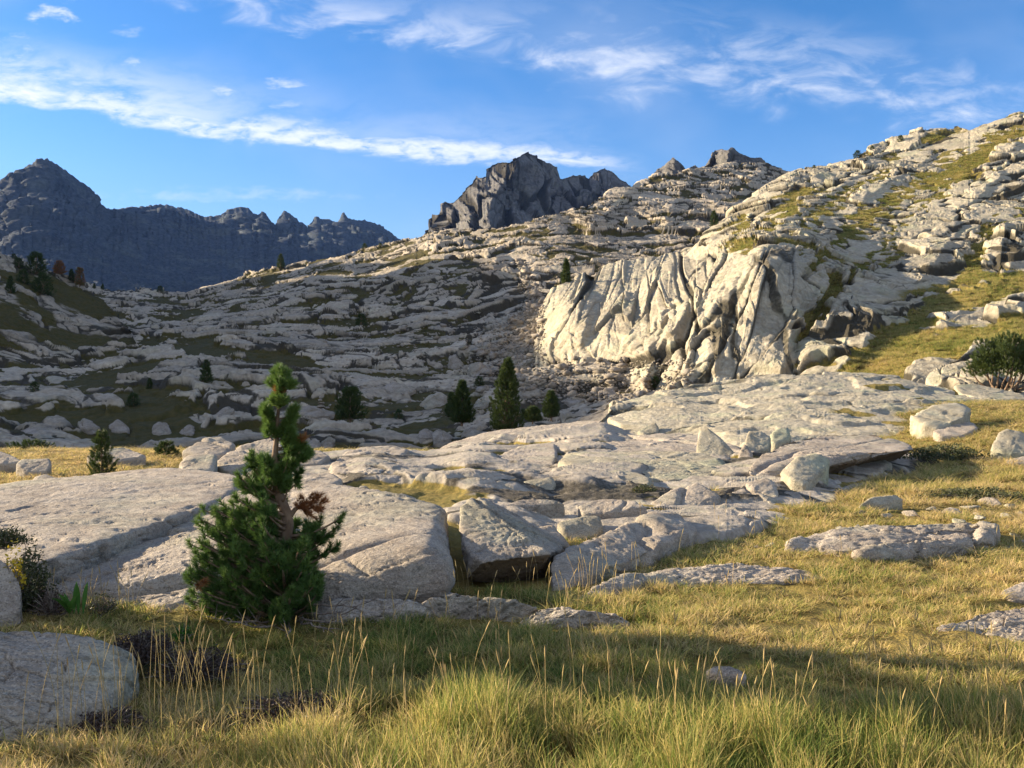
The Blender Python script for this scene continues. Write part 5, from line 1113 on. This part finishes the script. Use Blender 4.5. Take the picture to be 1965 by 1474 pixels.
leaf_bush('dark heather hummock in the middle of the foreground grass', 560, 1375, 4.2, .34, .24, .12, 2800, .009, 'heather', r, 40, None, 'heather', .2)
leaf_bush('little green bush sprouting before the pine', 350, 1228, 5.45, .07, .07, .12, 350, .012, 'lush', r, 14, None, 'sapling', .1)
leaf_bush('low green bush in the turf pocket beside the thick slab', 1235, 953, 12.3, .3, .2, .2, 1400, .018, 'shrub', r, 30, None, hue=.75)
leaf_bush('low dark bush on the turf right of the overhang', 1810, 880, 17.2, 1.0, .6, .32, 2600, .03, 'shrub', r, 40, None, hue=.45)
leaf_bush('flat green juniper mat at the right edge of the turf', 1860, 955, 12.4, 1.0, .45, .16, 3000, .022, 'shrub', r, 40, None, 'juniper', .8)
leaf_bush('green juniper mat beneath the big bush', 1915, 815, 24, 1.3, .8, .4, 3000, .03, 'shrub', r, 40, None, 'juniper', .7)
def herb():
    r = np.random.RandomState(5); base = P(142, 1178, 5.9); root = link('broad_leaved_herb', None, loc=tuple(base)); tag(root, 'bright green broad-leaved herb among the twiggy bushes', 'plant')
    for k in range(15):
        a = r.uniform(0, 6.28); L = r.uniform(.08, .16) if k > 2 else .21; out = np.array([math.cos(a), math.sin(a), 0]) * (r.uniform(.3, .9) if k > 2 else .15)
        c = bez((0, 0, 0), out * L * .3 + np.array([0, 0, L * .7]), out * L * .9 + np.array([0, 0, L * (.85 if k > 2 else 1.0)]), 8)
        if k < 3: c[:, 0] += .03 * k
        else: c[:, 0] -= .03
        sd = np.cross(c[-1] - c[0], r.normal(size=3)); sd /= np.linalg.norm(sd); w = .013 * np.sin(np.linspace(.15, 3.14, 8)) + .001
        V = np.concatenate([c - sd * w[:, None], c + np.array([0, 0, -.004]), c + sd * w[:, None]]); i = np.arange(7)
        Q = np.concatenate([np.stack([i, i + 1, i + 9, i + 8], 1), np.stack([i + 8, i + 9, i + 17, i + 16], 1)])
        link('leaf', mesh_np('leaf', V, Q, attrs={'hue': np.full(24, r.uniform(.1, .8))}), M['lush'], root)
herb()

# ------------------------------------------------------------------ off the left edge: the rock and pine that shade the corner
def shade_rock():
    q = [np.array(v) for v in ((-8.2, 5.0, 1.2), (-5.6, 4.7, 0.9), (-5.4, 5.6, 1.5), (-5.7, 6.1, 1.9), (-6.6, 6.4, 2.0), (-8.0, 6.4, 1.7), (-5.5, 6.4, 1.2))]
    q = q + [v * np.array([1.02, 1, 0]) + np.array([0, 0, -.2]) for v in q]
    V, T, t, rr = blob(q, round_=22, sub=5, seed=4, cracks=2)
    o = link('boulder', mesh_np('boulder', V, T=T, attrs={'tone': t, 'rust': rr}), M['rock']); tag(o, 'tall boulder just beyond the left edge of the view', 'boulder')
shade_rock()
def shade_pine():
    r = np.random.RandomState(91); root = link('pine_tree', None, loc=(-6.0, 6.70, 0)); tag(root, 'slim tall pine just beyond the left edge of the view', 'pine tree')
    a, b = conifer(3.7, 0.62, r, 900, 50, 0.07, 0.010, 0.4, hue=0.35, sl=.1, low=.36, trunk_r=.06); link('trunk', a, M['bark'], root); link('crown', b, M['needle_far'], root)
    root = link('pine_shrub', None, loc=(-5.0, 4.75, 0)); tag(root, 'low bushy pine just beyond the left edge of the view', 'shrub')
    a, b = conifer(1.5, 0.55, r, 300, 40, 0.06, 0.008, 0.5, hue=0.35, sl=.1, low=.05, trunk_r=.05); link('trunk', a, M['bark'], root); link('crown', b, M['needle_far'], root)
shade_pine()

# ------------------------------------------------------------------ scree of the gully: countless broken blocks
def scree():
    r = np.random.RandomState(31); VV, TT, tn = [], [], []; nb = 0
    lib = []
    for k in range(14):
        q = r.normal(size=(9, 3)); q /= np.linalg.norm(q, axis=1)[:, None]; q = q * np.array([1, .75, .5])
        bm = bmesh.new(); [bm.verts.new(v) for v in q]; bmesh.ops.convex_hull(bm, input=bm.verts); bmesh.ops.triangulate(bm, faces=bm.faces); bm.verts.ensure_lookup_table(); bm.verts.index_update()
        keep = sorted({v.index for f in bm.faces for v in f.verts}); mp = {v: i for i, v in enumerate(keep)}
        lib.append((np.array([bm.verts[i].co[:] for i in keep]), np.array([[mp[v.index] for v in f.verts] for f in bm.faces]))); bm.free()
    line = [(985, 470, 8), (1010, 530, 8), (1030, 580, 20), (1010, 640, 90), (990, 700, 130), (1060, 740, 130), (1120, 760, 120)]
    for k in range(4200):
        if k < 3000: py = r.uniform(500, 775); cx = np.interp(py, [a[1] for a in line], [a[0] for a in line]); px = cx + r.normal() * np.interp(py, [a[1] for a in line], [a[2] for a in line]) * .55
        elif k < 3500: px, py = r.uniform(1150, 1330), r.uniform(690, 775)
        else: px, py = r.uniform(620, 1100), r.uniform(600, 800)
        if px > 1046 and py < 690: continue
        d = seat(px, py, np.interp(py, [470, 600, 700, 790], [150, 100, 68, 50])); p = P(px, py, d)
        V, T = lib[r.randint(14)]; s_ = 0.09 + 0.16 * r.rand() ** 2.5 + (0.4 if r.rand() < .03 else 0); s_ *= (d / 62) ** .6
        a = r.uniform(0, 6.28); c_, n_ = math.cos(a), math.sin(a); tl = r.uniform(-.5, .5)
        R = np.array([[c_, -n_, 0], [n_, c_, 0], [0, 0, 1]]) @ np.array([[1, 0, 0], [0, math.cos(tl), -math.sin(tl)], [0, math.sin(tl), math.cos(tl)]])
        VV.append(V @ R.T * s_ + p + np.array([0, 0, s_ * .15])); TT.append(T + nb); nb += len(V); tn.append(np.full(len(V), r.uniform(.2, .9)))
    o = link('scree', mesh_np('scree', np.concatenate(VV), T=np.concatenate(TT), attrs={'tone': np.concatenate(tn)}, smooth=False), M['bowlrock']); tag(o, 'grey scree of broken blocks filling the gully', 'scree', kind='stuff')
scree()

# ------------------------------------------------------------------ grass
def tuft_mesh(r, n, rad, h, w, curl, seg=4):
    a = r.uniform(0, 6.283, n); d = rad * np.sqrt(r.rand(n)); b = np.stack([d * np.cos(a), d * np.sin(a), np.full(n, -.01)], 1)
    la = a + r.normal(size=n) * .9; lean = r.uniform(.12, 1.0, n) * curl; hh = h * r.uniform(.45, 1.1, n)
    t = np.linspace(0, 1, seg + 1)
    out = np.stack([np.cos(la), np.sin(la), np.zeros(n)], 1)
    c = b[:, None] + out[:, None] * (hh * lean)[:, None, None] * (t[None, :, None] ** 1.8) + np.array([0, 0, 1.0]) * (hh[:, None] * (t[None] - .32 * lean[:, None] * t[None] ** 2.4))[..., None]
    sd = np.stack([-np.sin(la), np.cos(la), np.zeros(n)], 1); tw = r.normal(size=(n, 3)) * .5; sd = sd + tw; sd /= np.linalg.norm(sd, axis=1)[:, None]
    ww = w * (1 - t) ** .7 * .5 + w * .06
    V = np.stack([c - sd[:, None] * ww[None, :, None], c + sd[:, None] * ww[None, :, None]], 2)      # n, seg+1, 2, 3
    i = np.arange(n)[:, None] * (seg + 1) * 2 + np.arange(seg)[None] * 2
    Q = np.stack([i, i + 1, i + 3, i + 2], 2).reshape(-1, 4)
    return mesh_np('grass_tuft', V.reshape(-1, 3), Q, attrs={'blade': np.repeat(r.rand(n), (seg + 1) * 2), 'up': np.tile(np.repeat(t, 2), n)}, smooth=False)

TC = bpy.data.collections.new('grass_tufts')      # the tufts that the grass repeats; never linked to the scene
rt = np.random.RandomState(21)
for k in range(8):      # four long, four short
    me = tuft_mesh(rt, 40, .05, .26, .0042, .55) if k < 4 else tuft_mesh(rt, 44, .055, .13, .0042, .85, 3)
    V = np.empty(len(me.vertices) * 3, np.float32); me.vertices.foreach_get('co', V); V = V.reshape(-1, 3); V[:, :2] *= 1.0; 
    me.materials.append(M['grass']); ob = bpy.data.objects.new('grass_tuft_%d' % k, me); TC.objects.link(ob)

vs, ps, nb = [], [], 0
for ob in ROCKS:
    me = ob.data; mw = Matrix.LocRotScale(ob.location, ob.rotation_euler, ob.scale)
    if ob.location.y > 30: continue
    V = np.empty(len(me.vertices) * 3, np.float32); me.vertices.foreach_get('co', V); V = V.reshape(-1, 3) @ np.array(mw.to_3x3()).T + np.array(mw.translation)
    T = np.empty(len(me.loops), np.int32); me.loops.foreach_get('vertex_index', T)
    vs.append(V); ps.append(T.reshape(-1, 3) + nb); nb += len(V)
BV = BVHTree.FromPolygons(np.concatenate(vs).tolist(), np.concatenate(ps).tolist(), all_triangles=True)

# how long, how yellow and how thick the grass grows: (px, py on flat ground, height m, tint 0 green .. 1 straw, density)
FIELD = [(40, 1440, .10, .75, .5), (200, 1460, .11, .72, .7), (420, 1460, .11, .65, .75), (650, 1460, .19, .45, 1), (900, 1450, .22, .40, 1), (1200, 1440, .20, .45, 1), (1500, 1450, .21, .36, 1), (1800, 1450, .19, .5, 1), (1965, 1440, .18, .55, 1), (350, 1380, .12, .8, .6), (500, 1330, .12, .62, .7), (700, 1380, .13, .45, .9), (900, 1370, .20, .36, 1), (850, 1330, .10, .3, 1), (1100, 1340, .09, .4, .9), (1400, 1345, .08, .5, .9), (1400, 1300, .05, .5, .9), (1250, 1300, .09, .5, .9), (1550, 1310, .07, .55, .9), (1700, 1345, .10, .6, .8), (1920, 1330, .08, .7, .7), (1400, 1390, .12, .5, 1), (1700, 1390, .11, .55, .9), (1100, 1400, .13, .45, 1), (740, 1152, .04, .6, .25), (900, 1150, .05, .6, .25), (1020, 1140, .05, .5, .4), (680, 1196, .06, .5, .8), (900, 1192, .06, .55, .8), (1100, 1206, .06, .6, .8),
    (250, 1215, .06, .6, 1), (330, 1195, .06, .5, 1), (420, 1225, .08, .20, 1), (480, 1200, .05, .3, .7), (560, 1205, .05, .4, .5), (640, 1200, .06, .4, .6), (560, 1245, .09, .25, .8), (100, 1200, .05, .8, .7), (180, 1196, .06, .7, .9), (860, 1040, .03, .5, 0), (860, 1100, .03, .5, 0), (1000, 1125, .03, .4, .1), (930, 1128, .03, .4, .1), (760, 1215, .11, .18, 1), (950, 1215, .09, .38, 1), (1050, 1240, .09, .55, 1), (850, 1290, .08, .25, 1), (700, 1280, .09, .2, 1), (1200, 1250, .10, .62, .9), (1450, 1250, .07, .72, .75), (1700, 1260, .065, .75, .65), (1900, 1270, .06, .75, .55), (1300, 1150, .075, .62, .85), (1550, 1150, .07, .66, .8), (1800, 1120, .075, .66, .85), (1100, 1180, .10, .6, .8), (970, 1140, .14, .3, .6),
    (1300, 1060, .07, .62, 1), (1200, 1100, .06, .62, .9), (1450, 1040, .07, .62, 1), (1350, 1045, .07, .62, 1), (1560, 1000, .09, .66, 1), (1700, 950, .13, .72, 1), (1850, 930, .12, .66, 1), (1960, 900, .12, .7, 1), (1750, 900, .12, .6, 1), (1900, 860, .12, .65, 1), (1750, 980, .08, .85, .7), (1960, 1000, .08, .75, .7), (1100, 975, .12, .62, .8), (930, 950, .12, .62, .9), (1250, 960, .12, .55, .8), (100, 900, .08, .82, 1), (250, 880, .08, .85, 1), (420, 900, .06, .8, .6), (600, 900, .06, .75, .5), (800, 880, .06, .7, .5), (0, 930, .09, .85, 1), (300, 860, .08, .8, 1), (120, 1178, .12, .85, .8), (600, 1176, .05, .6, .5), (420, 1300, .06, .85, .2), (340, 1260, .06, .8, .25), (480, 1270, .07, .5, .4), (520, 1360, .07, .75, .3), (250, 1300, .05, .9, .15), (600, 1300, .08, .35, .6), (300, 1330, .08, .8, .5), (560, 1400, .1, .75, .6), (330, 1420, .12, .85, .7), (150, 1420, .10, .8, .6)]
Fq = np.array(FIELD); Fg = np.array([P(*g(a, b)) for a, b, *_ in FIELD])
def field(x, y):
    d2 = ((x[:, None] - Fg[None, :, 0]) / (0.25 * y[:, None] + .1)) ** 2 + ((y[:, None] - Fg[None, :, 1]) / (0.25 * y[:, None] + .1)) ** 2
    w = 1 / (d2 + .02) ** 2.4; w /= w.sum(1)[:, None]
    return w @ Fq[:, 2], w @ Fq[:, 3], w @ Fq[:, 4]
def scatter(rg, y0, y1, per, marg=0.5):
    n = int((y1 - y0) * (0.6 * (y0 + y1) + 2 * marg) * per)
    y = rg.uniform(y0, y1, n); x = rg.uniform(-1, 1, n) * (0.6 * y + marg)
    return x, y
rg = np.random.RandomState(77); xs, ys, sc, kind_ = [], [], [], []
for y0, y1, per, k in ((2.5, 3.6, 300, 1.0), (3.6, 5.0, 260, 1.05), (5.0, 7.0, 190, 1.2), (7.0, 10, 110, 1.5), (10, 15, 55, 2.0), (15, 24, 24, 2.8), (24, 33, 9, 4.2)):
    x, y = scatter(rg, y0, y1, per, 1.6 if y0 < 9 else .5); xs.append(x); ys.append(y); sc.append(np.full(len(x), k))
x = np.concatenate(xs); y = np.concatenate(ys); k = np.concatenate(sc)
hgt, tin, den = field(x, y)
p2 = np.stack([x, y, 0 * x], 1)
cl = fbm(p2, 1.6, 3, off=4.0); cl2 = fbm(p2, 5.0, 2, off=9.0)
keep = rg.rand(len(x)) < np.clip(den * (0.80 + 0.55 * cl + 0.45 * cl2) - 0.35 * sstep(4.8, 6, y) * sstep(0.0, -0.5, cl2 + .5 * cl), 0.04, 1)
x, y, k, hgt, tin, cl, cl2 = (q[keep] for q in (x, y, k, hgt, tin, cl, cl2))
z = ground_z(x, y)
ok = np.ones(len(x), bool)
for i in range(len(x)):
    hit = BV.ray_cast(Vector((x[i], y[i], 8)), Vector((0, 0, -1)), 20)
    if hit[0] is not None and hit[0].z > z[i] + 0.012: ok[i] = False
bb = bvh_of(BED)
for i in range(len(x)):
    if ok[i] and y[i] > 8:
        hit = bb.ray_cast(Vector((x[i], y[i], 8)), Vector((0, 0, -1)), 20)
        if hit[0] is not None and hit[0].z > z[i] - 0.01: ok[i] = False
x, y, z, k, hgt, tin, cl, cl2 = (q[ok] for q in (x, y, z, k, hgt, tin, cl, cl2))
n = len(x)
H = hgt * (1 + 0.35 * cl + 0.25 * cl2) * rg.uniform(.75, 1.25, n); H = np.clip(H, .03, .5)
wid = k * rg.uniform(.85, 1.25, n)
tint = np.clip(tin + 0.25 * cl2 - 0.22 * np.maximum(cl, 0) + 0.15 * fbm(np.stack([x, y, 0 * x], 1), 0.6, 3, off=33.0) + rg.normal(size=n) * .08, 0, 1)
me = bpy.data.meshes.new('grass'); me.vertices.add(n); me.vertices.foreach_set('co', np.stack([x, y, z], 1).astype(np.float32).ravel())
def vattr(nm, arr, typ):
    at = me.attributes.new(nm, typ, 'POINT')
    at.data.foreach_set('vector' if typ == 'FLOAT_VECTOR' else 'value', np.ascontiguousarray(arr).ravel())
vattr('tint', tint.astype(np.float32), 'FLOAT'); vattr('rot', np.stack([rg.normal(size=n) * .1, rg.normal(size=n) * .1, rg.uniform(0, 6.28, n)], 1).astype(np.float32), 'FLOAT_VECTOR')
lg = H > .13; hz = H / np.where(lg, .26, .13)
vattr('scl', np.stack([wid, wid, hz], 1).astype(np.float32), 'FLOAT_VECTOR')
vattr('idx', np.where(lg, rg.randint(0, 4, n), rg.randint(4, 8, n)).astype(np.int32), 'INT')
go = link('grass', me); tag(go, 'green and straw coloured mountain grass in tufts', 'grass', kind='stuff')
ng = bpy.data.node_groups.new('grass_scatter', 'GeometryNodeTree')
ng.interface.new_socket('Geometry', in_out='INPUT', socket_type='NodeSocketGeometry'); ng.interface.new_socket('Geometry', in_out='OUTPUT', socket_type='NodeSocketGeometry')
N_ = ng.nodes; L_ = ng.links
gi = N_.new('NodeGroupInput'); gu = N_.new('NodeGroupOutput'); ci = N_.new('GeometryNodeCollectionInfo'); ip = N_.new('GeometryNodeInstanceOnPoints')
ci.inputs['Collection'].default_value = TC; ci.inputs['Separate Children'].default_value = True; ci.inputs['Reset Children'].default_value = True
def named(nm, typ):
    a = N_.new('GeometryNodeInputNamedAttribute'); a.data_type = typ; a.inputs['Name'].default_value = nm; return a.outputs['Attribute']
er = N_.new('FunctionNodeEulerToRotation'); L_.new(named('rot', 'FLOAT_VECTOR'), er.inputs[0])
L_.new(gi.outputs[0], ip.inputs['Points']); L_.new(ci.outputs[0], ip.inputs['Instance']); ip.inputs['Pick Instance'].default_value = True
L_.new(named('idx', 'INT'), ip.inputs['Instance Index']); L_.new(er.outputs[0], ip.inputs['Rotation']); L_.new(named('scl', 'FLOAT_VECTOR'), ip.inputs['Scale'])
L_.new(ip.outputs[0], gu.inputs[0])
md = go.modifiers.new('scatter', 'NODES'); md.node_group = ng
print('GRASS TUFTS', n)

# turf tufts on the sunny slope, where its ledges carry grass
def slope_turf():
    me0 = SLOPE.data; nv = len(me0.vertices); V = np.empty(nv * 3, np.float32); me0.vertices.foreach_get('co', V); V = V.reshape(-1, 3)
    G = np.empty(nv, np.float32); me0.attributes['grass'].data.foreach_get('value', G)
    r = np.random.RandomState(55); px = V[:, 0] / V[:, 1] * F + CX
    W_ = ((G > .7) & (px < 2060) & (V[:, 2] > 0.5)) * V[:, 1] ** 0.6; k = r.choice(nv, 11000, p=W_ / W_.sum()); Q = V[k]; n = len(Q)
    me = bpy.data.meshes.new('slope_grass'); me.vertices.add(n); me.vertices.foreach_set('co', Q.ravel())
    def va(nm, arr, typ):
        at = me.attributes.new(nm, typ, 'POINT'); at.data.foreach_set('vector' if typ == 'FLOAT_VECTOR' else 'value', np.ascontiguousarray(arr).ravel())
    s_ = (2.6 * r.uniform(.7, 1.4, n) * (Q[:, 1] / 60) ** .5); h_ = 1.7 * r.uniform(.6, 1.4, n)
    tn = np.clip(.46 + .25 * fbm(Q, .25, 3) + .12 * r.normal(size=n), 0, 1)
    va('tint', tn.astype(np.float32), 'FLOAT'); va('rot', np.stack([0 * s_, 0 * s_, r.uniform(0, 6.28, n)], 1).astype(np.float32), 'FLOAT_VECTOR')
    va('scl', np.stack([s_, s_, h_], 1).astype(np.float32), 'FLOAT_VECTOR'); va('idx', r.randint(4, 8, n).astype(np.int32), 'INT')
    o = link('grass', me); tag(o, 'short yellow-green turf on the ledges of the sunny slope', 'grass', kind='stuff'); o.modifiers.new('scatter', 'NODES').node_group = ng
slope_turf()

# flowering stalks standing above the grass
rs2 = np.random.RandomState(12); tb = Tubes()
spots = []
for k in range(95): spots.append((rs2.normal(330, 170), rs2.uniform(1330, 1500)))
for k in range(70): spots.append((rs2.uniform(600, 1000), rs2.uniform(1230, 1480)))
for k in range(110): spots.append((rs2.uniform(1000, 2000), rs2.uniform(1340, 1480)))
for k in range(60): spots.append((rs2.uniform(860, 1230), rs2.uniform(1100, 1200)))
for k in range(40): spots.append((rs2.uniform(1200, 1950), rs2.uniform(950, 1200)))
for k in range(30): spots.append((rs2.uniform(60, 260), rs2.uniform(1170, 1190)))
for px, py in spots:
    G = P(*g(px, py)); zz = float(ground_z(G[0:1], G[1:2])[0]); 
    if BV.ray_cast(Vector((G[0], G[1], 8)), Vector((0, 0, -1)), 20)[0] is not None and BV.ray_cast(Vector((G[0], G[1], 8)), Vector((0, 0, -1)), 20)[0].z > zz + .02: continue
    h_ = rs2.uniform(.22, .45) * (0.7 if py < 1210 else 1) * (1.1 if px < 700 and py > 1300 else 0.9); a = rs2.uniform(0, 6.28); ln = rs2.uniform(.03, .25) * h_; hue = rs2.rand()
    e = np.array([G[0] + ln * math.cos(a), G[1] + ln * math.sin(a), zz + h_]); c = bez((G[0], G[1], zz - .01), (G[0], G[1], zz + h_ * .6), e, 7)
    tb.add(c, np.linspace(.0016, .0010, 7), 3, hue)
    d = (c[-1] - c[-2]); d /= np.linalg.norm(d); hd = rs2.uniform(.04, .08)
    tb.add([c[-1] - d * .005, c[-1] + d * hd * .25, c[-1] + d * hd * .7, c[-1] + d * hd], [.0012, .0034, .0028, .0006], 4, hue * .5)
so = link('grass_stalks', tb.mesh('grass_stalks'), M['stalk']); tag(so, 'thin straw coloured flowering stalks above the grass', 'grass stalks', kind='stuff')
# ------------------------------------------------------------------ air
m, T = new_mat('air')
v = T.add('ShaderNodeVolumePrincipled', {'Color': (0.22, 0.42, 1.0, 1), 'Density': 0.00004, 'Anisotropy': 0.0})
T.add('ShaderNodeOutputMaterial', {'Volume': v.outputs[0]})
bm = bmesh.new(); bmesh.ops.create_cube(bm, size=1.0)
me = bpy.data.meshes.new('haze'); bm.to_mesh(me); bm.free()
hz = link('haze', me, m); hz.scale = (5000, 7200, 560); hz.location = (0, 0, 560 / 2 - 60)
tag(hz, 'thin blue mountain air', 'haze', kind='stuff')
